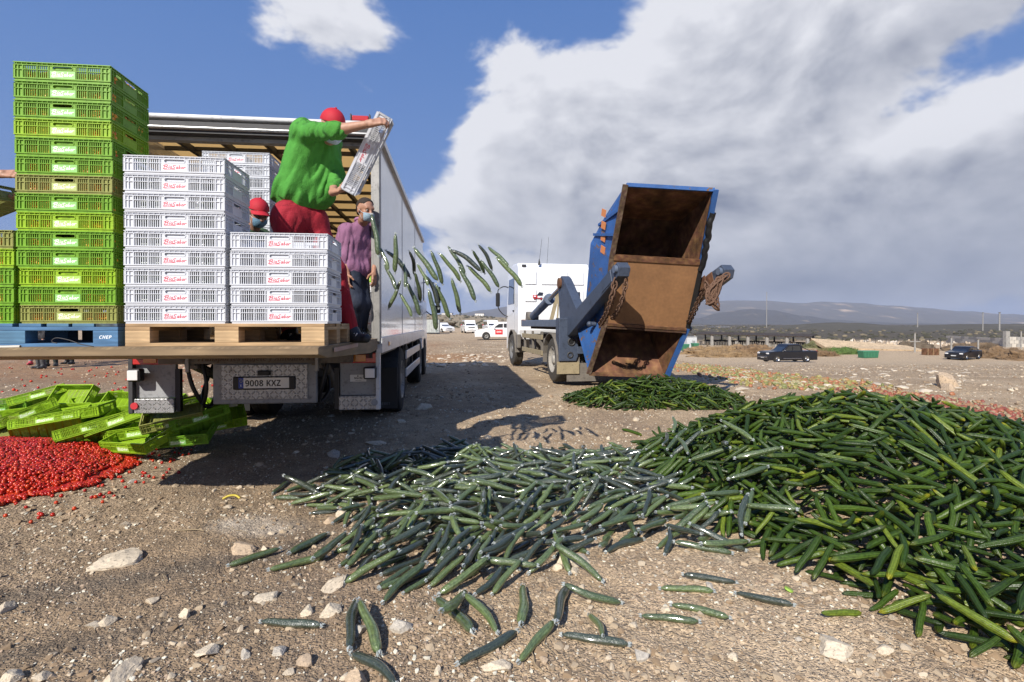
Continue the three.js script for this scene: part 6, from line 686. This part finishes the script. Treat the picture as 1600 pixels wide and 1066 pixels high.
// ---------------------------------------------------------------- tomatoes
{
  const r = rng(55), TR = .0145, list = [], tg = new THREE.SphereGeometry(1, 12, 9), tcol = [[.40, .018, .008], [.48, .030, .010], [.31, .010, .006], [.50, .050, .012]], tm = tcol.map((c) => phys(c, .22, { specularIntensity: .9 }));
  const P = (x, Z) => { const q = Math.hypot((x + 5.0) / 1.5, (Z - 4.5) / 1.3) * (1 + .10 * noise(x * 2.2, Z * 2.2) + .05 * noise(x * 7, Z * 7)), t = q > 1 ? 0 : .30 * (1 - Math.pow(q, 1.5)) + .012; return t; };
  const hm = new Map(), key = (x, Z) => Math.round(x / .015) * 10000 + Math.round(Z / .015);
  for (let n = 0, f = 0; n < 15000 && f < 60000; f++) { const x = -6.2 + r() * 3.0, Z = 3.1 + r() * 2.8; if (Math.abs(x) > Z * 1.02) continue; const t = P(x, Z); if (t <= 0) continue; const k = key(x, Z), c = hm.get(k) ?? 0; if (c > 1) continue; hm.set(k, c + 1); n++; const g = groundH(x, -Z), y = g + Math.max(t - .045, 0) + TR + (t > .05 ? c * .018 : 0) + r() * .008; list.push([x, y, Z, TR * mix(.82, 1.15, r()), n]); }
  for (let i = 0; i < 170; i++) { const a = -.9 + r() * 2.2, d = Math.pow(r(), 2.2) * .42 + .95, x = -5.0 + Math.cos(a) * 1.5 * d, Z = 4.5 + Math.sin(a) * 1.3 * d; if (Z < 2) continue; list.push([x, groundH(x, -Z) + TR * .8, Z, TR * mix(.8, 1.1, r()), 0]); }
  for (let i = 0; i < 110; i++) { const Z = 7 + r() * 9, x = -Z * (.55 + r() * .5); list.push([x, groundH(x, -Z) + .02, Z, .02 + r() * .012, 0]); }
  list.forEach((t) => { const px = 800 + t[0] / t[2] * F, py = 506 - (t[1] - EYE) / t[2] * F; t[5] = (px > 0 && px < 1600 ? 1 : -9) * t[3] / t[2] + (t[1] - groundH(t[0], -t[2]) - Math.max(P(t[0], t[2]) - .045, 0)) * .05; }); list.sort((a, b) => b[5] - a[5]);
  list.slice(0, 300).forEach((t) => { const o = mesh('cherry_tomato', tg, tm[r() * 4 | 0]); o.position.set(t[0], t[1], -t[2]); o.scale.set(t[3], t[3] * mix(.85, 1.1, r()), t[3]); o.rotation.set(r() * 3, r() * 3, r() * 3); tag(o, 'round red cherry tomato of the spilled pile at the left edge', 'tomato', 'cherry tomatoes of the spilled pile'); });
  const rest = list.slice(300), im = new THREE.InstancedMesh(new THREE.SphereGeometry(1, 9, 7), phys([1, 1, 1], .22, { specularIntensity: .9 }), rest.length), d = new THREE.Object3D(), k = new THREE.Color(); rest.forEach((t, i) => { d.position.set(t[0], t[1], -t[2]); d.scale.setScalar(t[3]); d.updateMatrix(); im.setMatrixAt(i, d.matrix); im.setColorAt(i, k.setRGB(...tcol[r() * 4 | 0])); }); im.name = 'tomato_pile'; im.castShadow = true; scene.add(im); tag(im, 'spilled red cherry tomatoes piled at the left edge', 'tomatoes', null, 'stuff');
  // bands of spoiled peppers and tomatoes far right
  const band = (pts, N, w, size, cols, label) => { const m = new THREE.InstancedMesh(new THREE.SphereGeometry(1, 7, 5), phys([1, 1, 1], .5, {}), N), cv = new THREE.CatmullRomCurve3(pts.map(([a, b]) => groundAt(a, b))); for (let i = 0; i < N; i++) { const p = cv.getPoint(r()), x = p.x + (r() + r() - 1) * w, z = p.z + (r() + r() - 1) * w; const s = size * mix(.6, 1.3, r()); d.position.set(x, groundH(x, z) + s * .5, z); d.rotation.set(r(), r() * 6, r()); d.scale.set(s, s * .7, s * mix(1, 1.6, r())); d.updateMatrix(); m.setMatrixAt(i, d.matrix); m.setColorAt(i, k.setRGB(...cols[r() * cols.length | 0])); } m.name = numbered('spoiled_produce'); scene.add(m); tag(m, label, 'produce', null, 'stuff'); };
  band([[1060, 571], [1110, 578], [1180, 590], [1250, 598], [1320, 606]], 1300, 1.7, .04, [[.27, .23, .07], [.30, .18, .07], [.17, .18, .06], [.32, .13, .06], [.34, .30, .16]], 'band of spoiled yellow and green peppers dumped beyond the skip');
  band([[1330, 607], [1420, 620], [1500, 636], [1560, 648], [1640, 664]], 800, .9, .028, [[.27, .08, .045], [.30, .16, .08], [.22, .06, .04], [.30, .23, .13]], 'band of spoiled red tomatoes behind the big cucumber heap');
}

// ---------------------------------------------------------------- parked vehicles
function car(label, name, cat, px, Z, yaw, o) { // own axes: x right, z towards its rear, nose at -z
  const p = at(px, 506, Z); p.y = groundH(p.x, p.z) + .01; const c = thing(name, label, cat, p, yaw), L = o.L, W = o.W, h = W / 2, X = M4().makeBasis(V3(0, 0, 1), V3(0, 1, 0), V3(-1, 0, 0)), paint = o.paint, R = o.R ?? .33, wf = -L / 2 + o.wf, wrr = L / 2 - o.wr;
  const arch = (z) => { const a = []; for (let i = 0; i <= 8; i++) { const t = Math.PI - i / 8 * Math.PI; a.push([z + Math.cos(t) * (R + .06), .30 + Math.max(0, Math.sin(t) * (R + .08))]); } return a; };
  new MB().prism([[-L / 2 + .04, .30], ...arch(wf), ...arch(wrr), [L / 2 - .03, .32], ...o.lower], W - .16, M4().copy(X).setPosition(h - .08, 0, 0), .07).build('body', paint, c);
  const up = new MB(), gl = new MB(), roofW = W - .42; up.prism(o.roof, roofW, M4().copy(X).setPosition(roofW / 2, 0, 0), .07); const cab = up.build('cabin', paint, c);
  const gq = (pts, nm, out) => { new MB().plate(pts, out).build(nm, MT.glass, cab); };
  for (const s of [-1, 1]) for (const g of o.side) { const q = g.map(([z, y]) => [s * (roofW / 2 + .076), y, z]); gq(s > 0 ? q : [...q].reverse(), 'side_window', .006); }
  for (const [a, b] of [o.front, o.rear]) if (a) { const n = a[0] < b[0] === (a[1] < b[1]) ? 1 : 1; const e = .012, dir = a === o.front[0] ? -1 : 1; new MB().plate([[-roofW / 2 + .04, a[1], a[0] + dir * .075], [roofW / 2 - .04, a[1], a[0] + dir * .075], [roofW / 2 - .10, b[1], b[0] + dir * .075], [-roofW / 2 + .10, b[1], b[0] + dir * .075]], .008 * dir).build(dir < 0 ? 'windscreen' : 'rear_window', MT.glass, cab); }
  for (const s of [-1, 1]) { for (const z of [wf, wrr]) wheel(c, s * (h - .11), R, z, R, .2, s, o.rims ?? MT.rim, MT.rubber, 5); new MB().rbox(.34, o.lampH ?? .15, .12, s * (h - .24), o.lampY, -L / 2 + .03, .04).build('headlight', MT.lensClear, c); new MB().rbox(.2, .26, .1, s * (h - .13), o.tailY ?? o.lampY + .12, L / 2 - .02, .03).build('tail_light', MT.red, c); new MB().rbox(.16, .13, .12, s * (h + .06), o.mirY, o.mirZ, .04).build('door_mirror', o.mirror ?? paint, c); for (const z of o.seams) new MB().box(.006, .62, .012, s * (h - .008), .72, z).build('door_seam', MT.black, c); for (const z of o.handles ?? []) new MB().rbox(.02, .03, .16, s * (h + .0), .86, z, .008).build('door_handle', MT.greyPaint, c); }
  new MB().rbox(W * .5, .16, .06, 0, o.lampY - .05, -L / 2 - .01, .03).build('grille', MT.black, c); new MB().rbox(W * .72, .10, .06, 0, .38, -L / 2 - .01, .03).build('air_intake', MT.black, c); new MB().rbox(.5, .11, .02, 0, .52, -L / 2 - .045, .004).build('number_plate', MT.white, c);
  if (o.extra) o.extra(c); return c;
}
{
  const white = phys([.80, .80, .80], .25, { clearcoat: 1, clearcoatRoughness: .05 }), dark = phys([.006, .007, .011], .3, { clearcoat: .5, clearcoatRoughness: .04 });
  const van = { L: 4.42, W: 1.83, wf: .86, wr: .78, paint: white, lampY: .82, mirY: 1.12, mirZ: -1.1, seams: [-1.05, .0, 1.1], lower: [[2.2, .95], [1.9, 1.05], [-1.3, 1.05], [-2.08, .86], [-2.2, .62]], roof: [[-1.28, .98], [-.55, 1.76], [1.95, 1.76], [2.14, .98]], side: [[[-.98, 1.08], [-.10, 1.08], [-.10, 1.62], [-.48, 1.62]], [[-.02, 1.08], [.95, 1.08], [.95, 1.62], [-.02, 1.62]], [[1.03, 1.08], [1.95, 1.08], [1.86, 1.62], [1.03, 1.62]]], front: [[-1.24, 1.04], [-.58, 1.70]], rear: [[2.12, 1.08], [1.98, 1.66]], lampH: .26, tailY: 1.1 };
  car('white passenger van parked head on, left of its twin, in the distance between the lorries', 'parked_van', 'van', 733, 76, .25 + Math.PI, van);
  car('white passenger van partly hidden behind the white estate car, right of its twin', 'parked_van', 'van', 768, 74, .25 + Math.PI, van);
  const est = { L: 4.6, W: 1.8, wf: .9, wr: .86, paint: white, lampY: .66, mirY: .98, mirZ: -.75, seams: [-.85, .2, 1.15], lower: [[2.28, .85], [2.1, .95], [-1.15, .93], [-2.15, .74], [-2.28, .55]], roof: [[-1.2, .88], [-.35, 1.42], [1.5, 1.43], [2.2, .9]], side: [[[-.86, .96], [-.02, .96], [-.02, 1.34], [-.34, 1.32]], [[.05, .96], [.98, .96], [.98, 1.35], [.05, 1.35]], [[1.06, .96], [1.95, .96], [1.55, 1.32], [1.06, 1.34]]], front: [[-1.16, .93], [-.40, 1.38]], rear: [[2.16, .95], [1.58, 1.38]], tailY: .86 };
  car('white estate car seen from its side with a small red sign on its door', 'parked_car', 'car', 785, 44, -1.98 + Math.PI + .5, { ...est, extra: (c) => { for (const s of [-1, 1]) signFace('door_sign', .62, .42, lettering(128, 88, (x) => { x.fillStyle = '#f2e7e4'; x.font = 'bold 40px sans-serif'; x.textAlign = 'center'; x.fillText('EHN', 64, 56); }, '#c22b30'), c, pose(s * .908, .66, -.35, 0, s * Math.PI / 2, 0)); } });
  const hat = { ...est, L: 4.2, lower: [[2.08, .85], [1.95, .95], [-1.05, .95], [-1.95, .76], [-2.08, .55]], roof: [[-1.05, .9], [-.3, 1.44], [1.0, 1.44], [1.95, .92]], side: [[[-.75, .98], [.1, .98], [.1, 1.36], [-.28, 1.34]], [[.17, .98], [1.2, .98], [1.0, 1.34], [.17, 1.36]]], front: [[-1.02, .95], [-.34, 1.40]], rear: [[1.9, .97], [1.06, 1.39]], seams: [-.75, .2] };
  car('white hatchback parked just right of the box lorry, nose towards the viewer', 'parked_car', 'car', 691, 80, .7 + Math.PI, hat);
  const pick = { L: 5.3, W: 1.88, wf: .95, wr: 1.15, R: .39, paint: dark, lampY: .92, mirY: 1.22, mirZ: -.95, mirror: MT.steel, seams: [-.95, .05, .9], lower: [[2.62, 1.08], [.95, 1.08], [.9, 1.1], [-1.1, 1.1], [-2.4, 1.02], [-2.62, .7]], roof: [[-1.15, 1.02], [-.35, 1.74], [.72, 1.76], [1.0, 1.6], [1.12, 1.02]], side: [[[-.86, 1.14], [-.02, 1.14], [-.02, 1.64], [-.34, 1.62]], [[.06, 1.14], [.92, 1.14], [.78, 1.62], [.06, 1.66]]], front: [[-1.12, 1.08], [-.40, 1.70]], rear: [[1.1, 1.12], [.86, 1.66]], rims: MT.steel, extra: (c) => { for (const s of [-1, 1]) { new MB().bar([s * .74, 1.1, 2.1], [s * .72, 1.5, 1.1], .06, .06).build('sports_bar', MT.blackGloss, c); new MB().rbox(.16, .06, 2.0, s * .92, .42, -.1, .02).build('side_step', MT.steel, c); } new MB().rbox(1.5, .09, .07, 0, .56, -2.68, .03).build('bumper_trim', MT.steel, c); c.scale.setScalar(1.07); } };
  car('black double cab pickup truck standing on the track right of the skip', 'pickup_truck', 'pickup', 1230, 56, -.98 + 2.2 + .5, pick);
  const suv = { ...est, L: 4.75, W: 1.9, R: .37, paint: dark, lampY: .76, mirY: 1.1, mirZ: -.75, lower: [[2.34, .98], [2.2, 1.04], [-1.15, 1.02], [-2.2, .86], [-2.36, .6]], roof: [[-1.2, .96], [-.3, 1.50], [.5, 1.53], [1.3, 1.36], [2.2, .98]], side: [[[-.86, 1.05], [.05, 1.05], [.05, 1.42], [-.30, 1.40]], [[.12, 1.05], [1.35, 1.05], [1.05, 1.34], [.12, 1.43]]], front: [[-1.16, 1.0], [-.36, 1.46]], rear: [[2.1, 1.04], [1.38, 1.30]], rims: MT.steel };
  car('black coupe shaped car parked alone at the far right of the field', 'parked_car', 'car', 1506, 63, 2.05, suv);
  // pale box trailer beside the lorry's far end
  const p = at(674, 506, 70); p.y = groundH(p.x, p.z); const b = thing('cargo_box', 'pale grey green box container at the far end of the box lorry', 'container', p, .1); new MB().rbox(2.2, 1.75, 3, 0, 1.0, 0, .03).build('shell', mat([.55, .58, .56], .6, { map: rep(T.grime, .5) }), b); for (let i = -3; i <= 3; i++) new MB().box(.05, 1.6, .03, i * .3, 1.0, 1.52).build('rib', mat([.5, .53, .5], .6), b); new MB().rbox(2.3, .1, .1, 0, .12, 1.5, .02).build('skid', MT.darkGrey, b);
}
// ---------------------------------------------------------------- the yard beyond: shed, walls, brush, bins, posts
{
  const r = rng(31), g = (px, Z) => { const p = at(px, 506, Z); p.y = groundH(p.x, p.z); return p; };
  { // long open shed
    const a = g(1086, 104), b = g(1262, 92), o = thing('open_shed', 'long low open shed with pale pillars and a flat dark roof beyond the skip', 'shed', a), d = b.clone().sub(a); d.y = 0; const L = d.length(), u = d.clone().normalize(), n = V3(-u.z, 0, u.x); if (n.z > 0) n.negate(); const base = Math.min(a.y, b.y) - .2 - a.y, top = 2.35, P = (s, w, y) => V3().addScaledVector(u, s).addScaledVector(n, w).add(V3(0, y, 0));
    const rf = new MB(); rf.plate([P(-.6, -.5, top), P(L + .5, -.5, top - .28), P(L + .5, 7, top + .05), P(-.6, 7, top + .33)], .14); rf.build('roof', mat([.12, .10, .085], .9, { map: rep(T.rust, .3) }), o);
    for (let i = 0; i <= 6; i++) { const q = P(i / 6 * L, 0, 0); new MB().span(q.x - .22, q.x + .22, base - .4, top - .14 - i * .045, q.z - .22, q.z + .22).build('pillar', MT.concrete, o); const q2 = P(i / 6 * L, 6.6, 0); new MB().span(q2.x - .12, q2.x + .12, base - .4, top + .1, q2.z - .12, q2.z + .12).build('post', MT.darkGrey, o); }
    const wl = new MB(); wl.bar(P(0, 6.7, .3), P(L, 6.7, .1), .15, 1.5); wl.build('back_wall', mat([.09, .075, .06], .95), o); for (let i = 0; i < 42; i++) { const s = r() * L, w = .6 + r() * 4, q = P(s, w, base + .5), hh = .5 + r() * .9; new MB().box(.08 + r() * .25, hh, .1 + r() * .5, q.x, base + hh / 2, q.z, 0, r()).build('stored_board', r() < .4 ? MT.concrete : r() < .5 ? MT.woodDark : MT.dustMetal, o); }
    const fence = new MB(); for (let i = 0; i < 60; i++) { const q = P(L * (.05 + .9 * i / 59), -.15, 0); fence.box(.06, .9 + r() * .4, .06, q.x, base + .5, q.z, (r() - .5) * .2, 0, (r() - .5) * .2); } const f = fence.build('slat_fence', mat([.30, .27, .23], .95), o); f.userData.kind = 'stuff'; }
  { const q = g(1078, 88), o = thing('site_cabin', 'small white cabin beside the left end of the open shed', 'cabin', q, .1); new MB().rbox(1.7, 1.9, 1.7, 0, 1.15, 0, .03).build('walls', MT.white, o); new MB().box(1.8, .1, 1.8, 0, 2.13, 0).build('roof', MT.greyPaint, o); new MB().box(.5, 1.2, .03, .3, .9, .86).build('door', MT.greyPaint, o); }
  for (const [px, Z, w, h, label] of [[1068, 84, 1.6, 1.0, 'green waste bin left of the white cabin'], [1086, 86, .9, 1.1, 'green waste bin right of the white cabin'], [1357, 66, 2.2, .85, 'low green skip lying in the middle of the yard on the right']]) { const q = g(px, Z), o = thing('waste_bin', label, 'bin', q, .15); const s = new MB(); s.prism([[-w / 2 + .12, .06], [w / 2 - .12, .06], [w / 2, h], [-w / 2, h]], .9, M4().setPosition(0, 0, -.45), .02); s.build('tub', mat([.05, .22, .12], .6, { map: rep(T.grime, 1) }), o); new MB().box(w + .08, .07, 1.0, 0, h + .03, 0).build('rim', mat([.07, .27, .16], .6), o); for (let i = -2; i <= 2; i++) new MB().box(.05, h * .8, .05, i * w / 5, h * .5, .49).build('rib', mat([.05, .2, .11], .6), o); new MB().box(w * .9, .06, .7, 0, .03, 0).build('skid', MT.darkGrey, o); }
  { const q = g(1454, 72), o = thing('wooden_crate', 'rusty brown square box standing left of the black car', 'box', q, .2); new MB().rbox(1.9, .9, .9, 0, .45, 0, .02).build('panels', MT.rust, o); for (const x of [-.92, 0, .92]) new MB().box(.08, .95, .05, x, .47, .47).build('batten', MT.woodDark, o); }
  // brush piles: a rough mound with stems sticking out
  const blade = new MB().cyl([0, 0, 0], [0, 1, 0], .012, .004, 4).geo();
  const brush = (px, Z, w, h, dp, col, label, name = 'brush_pile', cat = 'brush') => { const q = g(px, Z), o = thing(name, label, cat, q), ge = new THREE.SphereGeometry(1, 44, 16, 0, 6.2832, 0, Math.PI / 2), p = ge.attributes.position, k = []; for (let i = 0; i < p.count; i++) { const x = p.getX(i), y = p.getY(i), z = p.getZ(i), f = 1 + .35 * noise(x * 3 + px, y * 3, z * 3) + .22 * noise(x * 9 + px, y * 9, z * 9); p.setXYZ(i, x * w / 2 * f, y * h * (f * 1.1 + .3 * noise(x * 5, px, z * 5)) - .15, z * dp / 2 * f); const c = .75 + .5 * noise(x * 14, y * 14 + px, z * 14); k.push(col[0] * c, col[1] * c, col[2] * c); } ge.setAttribute('color', new THREE.Float32BufferAttribute(k, 3)); ge.computeVertexNormals(); mesh('mound', ge, mat([1, 1, 1], 1, { vertexColors: true }), o);
    const N = Math.round(420 * Math.min(3, w / 4)), im = new THREE.InstancedMesh(blade, mat([1, 1, 1], 1), N), d = new THREE.Object3D(), c = new THREE.Color(); for (let i = 0; i < N; i++) { const a = r() * 6.283, e = Math.sqrt(r()) * .98, hh = h * Math.sqrt(Math.max(0, 1 - e * e)); d.position.set(Math.cos(a) * e * w / 2, hh * .75 - .1, Math.sin(a) * e * dp / 2); d.rotation.set((r() - .5) * 2.4, r() * 6, (r() - .5) * 2.4); const s = .25 + r() * .5; d.scale.set(1.6, s, 1.6); d.updateMatrix(); im.setMatrixAt(i, d.matrix); const t = .7 + r() * .7; im.setColorAt(i, c.setRGB(col[0] * t, col[1] * t, col[2] * t)); } im.name = 'stems'; im.userData.kind = 'stuff'; o.add(im); return o; };
  const tan = [.30, .20, .105], br = [.22, .14, .075];
  brush(1105, 74, 7, 1.05, 4, tan, 'low tan brush pile nearest the skip, in front of the shed'); brush(1150, 78, 7, 1.0, 4, tan, 'middle tan brush pile before the open shed'); brush(1182, 72, 6, 1.35, 4, br, 'tallest brown brush pile, just left of the black pickup'); brush(1130, 68, 8, .7, 3, tan, 'flat foremost spread of dry brush before the shed'); brush(1276, 70, 6, .7, 3, br, 'low brown brush pile right behind the pickup'); brush(1565, 66, 7, 1.2, 4, br, 'brown brush pile right of the black car'); brush(1608, 62, 6, 1.2, 4, br, 'brown brush pile cut by the right edge'); brush(1520, 84, 9, 1.2, 4, [.17, .12, .075], 'dark brown brush heap behind the black car'); brush(1430, 88, 6, 1.4, 4, [.15, .115, .08], 'dark heap of earth and brush in the middle of the yard');
  brush(1318, 74, 5, .9, 2, [.09, .15, .035], 'green bush on the bank left of the low green skip', 'bush', 'bush'); brush(1296, 78, 4, .7, 2, [.16, .15, .06], 'olive bush left of the green one', 'bush', 'bush'); brush(1284, 92, 7, 1.2, 3, [.13, .13, .06], 'dull bush at the right end of the shed', 'bush', 'bush');
  brush(1022, 100, 9, 1.4, 4, [.07, .08, .04], 'dark scrub behind the skip lorry on the right', 'bush', 'bush'); brush(642, 150, 24, 2.6, 6, [.15, .12, .08], 'dry scrub on the rise beyond the box lorry', 'bush', 'bush');
  // pale bank, rubble, low walls
  { const o = new MB(), A = g(1270, 92), B = g(1425, 84); o.plate([[A.x, A.y + 1.25, A.z - 1], [B.x, B.y + .25, B.z - 1], [B.x, B.y - .3, B.z + 3], [A.x, A.y - .2, A.z + 4]], .5); tag(o.build('earth_bank', mat([.62, .50, .36], 1, { map: rep(limeMap, .3) })), 'smooth pale earth bank', null, null, 'structure'); }
  for (const [x0, z0, x1, z1, h, label] of [[1480, 118, 1572, 96, 1.6, 'long low block wall rising to a pillar on the right'], [1574, 96, 1680, 92, 1.9, 'block wall right of the pillar, cut by the right edge']]) { const a = g(x0, z0), b = g(x1, z1), o = thing('block_wall', label, 'wall', a), n = 14; for (let k = 0; k < 3; k++) for (let i = 0; i < n; i++) { const t0 = (i + (k % 2) * .5) / n, t1 = Math.min(1, (i + 1 + (k % 2) * .5) / n) - .004; if (t1 <= t0) continue; const y = k * h / 3 + .02, P = (t) => b.clone().sub(a).multiplyScalar(t).setY((b.y - a.y) * t + y + h / 6); new MB().bar(P(t0), P(t1), .3, h / 3 - .03).build('block', r() < .5 ? MT.concrete : mat([.46, .43, .38], .95), o); } }
  { const q = g(1573, 95), o = new MB().rbox(.7, 3.0, .7, 0, 1.4, 0, .03).build('wall_pillar', MT.concrete); o.position.copy(q); tag(o, 'square concrete pillar where the two block walls meet', 'pillar'); }
  for (const [px, Z, h, w, label] of [[1536, 300, 10.5, .30, 'left one of two tall thin poles on the dark ridge'], [1562, 300, 10.5, .45, 'right one of two tall thin poles on the dark ridge'], [1434, 400, 12, .35, 'tall thin mast in the middle of the ridge'], [1198, 500, 34, .35, 'very tall thin mast above the open shed'], [1430, 78, 2.9, .13, 'wooden post with a crossbar in the middle of the yard'], [1487, 80, 2.2, .14, 'leaning pale post left of the black car'], [1529, 78, 2.0, .14, 'pale fence post right behind the black car'], [1596, 90, 3.0, .12, 'thin post near the right edge']]) { const q = g(px, Z), o = thing('post', label, 'post', q); new MB().cyl([0, -1, 0], [0, h, 0], w, w * .8, 8).build('shaft', MT.concrete, o); new MB().box(w * 1.6, w, w * 1.6, 0, h, 0).build('post_cap', MT.dustMetal, o); if (px === 1430) new MB().box(1.6, .12, .1, 0, 1.6, 0).build('crossbar', MT.concrete, o); }
  { const N = 420, im = new THREE.InstancedMesh(rockMid[2], mat([1, 1, 1], .95), N), d = new THREE.Object3D(), c = new THREE.Color(); for (let i = 0; i < N; i++) { const t = r(), a = g(mix(1330, 1530, t) + (r() - .5) * 30, 105 + r() * 22 - t * 6), s = .12 + .45 * r() ** 3; d.position.copy(a); d.position.y += s * .3; d.scale.set(s * 1.3, s * .9, s); d.rotation.set(r(), r() * 6, r()); d.updateMatrix(); im.setMatrixAt(i, d.matrix); const k = .7 + r() * .5; im.setColorAt(i, r() < .7 ? c.setRGB(.46 * k, .37 * k, .27 * k) : c.setRGB(.62 * k, .55 * k, .46 * k)); } im.name = 'debris_field'; scene.add(im); tag(im, 'pale rubble tipped in the yard before the ridge', 'rubble', null, 'stuff'); }
  { const N = 260, im = new THREE.InstancedMesh(rockMid[4], mat([1, 1, 1], .95), N), d = new THREE.Object3D(), c = new THREE.Color(); for (let i = 0; i < N; i++) { const u = r(), q = u < .5 ? groundAt(mix(1100, 1520, r()), 574 + r() * 40) : groundAt(mix(655, 800, r()), 548 + r() * 26), s = .04 + .13 * r() ** 3; d.position.copy(q); d.scale.set(s * 1.4, s * .6, s); d.rotation.set(0, r() * 6, 0); d.updateMatrix(); im.setMatrixAt(i, d.matrix); const k = .75 + r() * .4; im.setColorAt(i, c.setRGB(.58 * k, .50 * k, .39 * k)); } im.name = 'white_rubble'; scene.add(im); tag(im, 'whitish rubble in bands across the middle distance', 'rubble', null, 'stuff'); }
  { const q = groundAt(1483, 606), o = mesh('stone', rockBig[3], rockMats[3]); o.position.copy(q).add(V3(0, .08, 0)); o.scale.set(.32, .22, .26); o.rotation.set(.2, 1, .5); tag(o, 'tall tan boulder standing in the field behind the big heap', 'stone'); }
  // wire fence line
  for (let i = 0; i < 11; i++) { const q = g(1300 + i * 17, 97 - i * .6), o = new MB().cyl([0, -.2, 0], [0, 1.7, 0], .05, .05, 6).build('fence_post', MT.darkGrey); o.position.copy(q); tag(o, 'slim dark fence post standing in a row before the rubble field', 'post', 'fence posts before the rubble field'); }
  // far sheds and trees at the foot of the mountains
  for (const [x0, x1, y0, y1, Z, c, label] of [[1074, 1100, 509.5, 514, 700, [.7, .68, .64], 'far white warehouse with a pinkish roof, leftmost'], [1120, 1146, 511.5, 517, 520, [.62, .64, .68], 'far pale warehouse with a dark roof band'], [1150, 1166, 513, 517.5, 560, [.3, .36, .48], 'far bluish low building between the warehouses'], [1168, 1204, 514, 517, 600, [.4, .42, .44], 'far long grey low building, rightmost'], [690, 706, 489.5, 492, 900, [.75, .72, .68], 'tiny far white building above the parked hatchback'], [742, 756, 490, 492.5, 900, [.72, .7, .66], 'tiny far white building above the twin vans']]) { const a = at(x0, y1, Z), b = at(x1, y0, Z), o = thing('warehouse', label, 'building', [(a.x + b.x) / 2, a.y - 2, a.z]); const w = b.x - a.x, h = b.y - a.y + 2; new MB().box(w, h, 20, 0, h / 2, -10).build('walls', mat(c, .8), o); new MB().box(w + .6, .7, 21, 0, h + .3, -10).build('roof', mat([.16, .16, .18], .8), o); for (let i = 0; i < 4; i++) new MB().box(w * .12, h * .3, .2, w * (-.36 + i * .24), h * .45, .06).build('door', mat([.25, .27, .3], .7), o); }
  { const N = 1500, bg = new THREE.IcosahedronGeometry(1, 1), im = new THREE.InstancedMesh(bg, mat([1, 1, 1], 1), N), d = new THREE.Object3D(), c = new THREE.Color(); for (let i = 0; i < N; i++) { const Z = 130 + Math.pow(r(), 1.6) * 620, right = r() < .7, px = right ? 960 + r() * 720 : 640 + r() * 260, p = at(px, 506, Z); const y = groundH(p.x, p.z), s = (.2 + r() * .6) * (.7 + Z * .0018); d.position.set(p.x, y + s * .2, p.z); d.scale.set(s * 1.4, s * .8, s); d.rotation.y = r() * 6; d.updateMatrix(); im.setMatrixAt(i, d.matrix); const k = .7 + r() * .7; im.setColorAt(i, r() < .7 ? c.setRGB(.055 * k, .052 * k, .034 * k) : c.setRGB(.14 * k, .115 * k, .075 * k)); } im.name = 'scrub'; scene.add(im); tag(im, 'low dark scrub dotting the plain before the hills', 'scrub', null, 'stuff'); }
}

renderer.render(scene, camera);
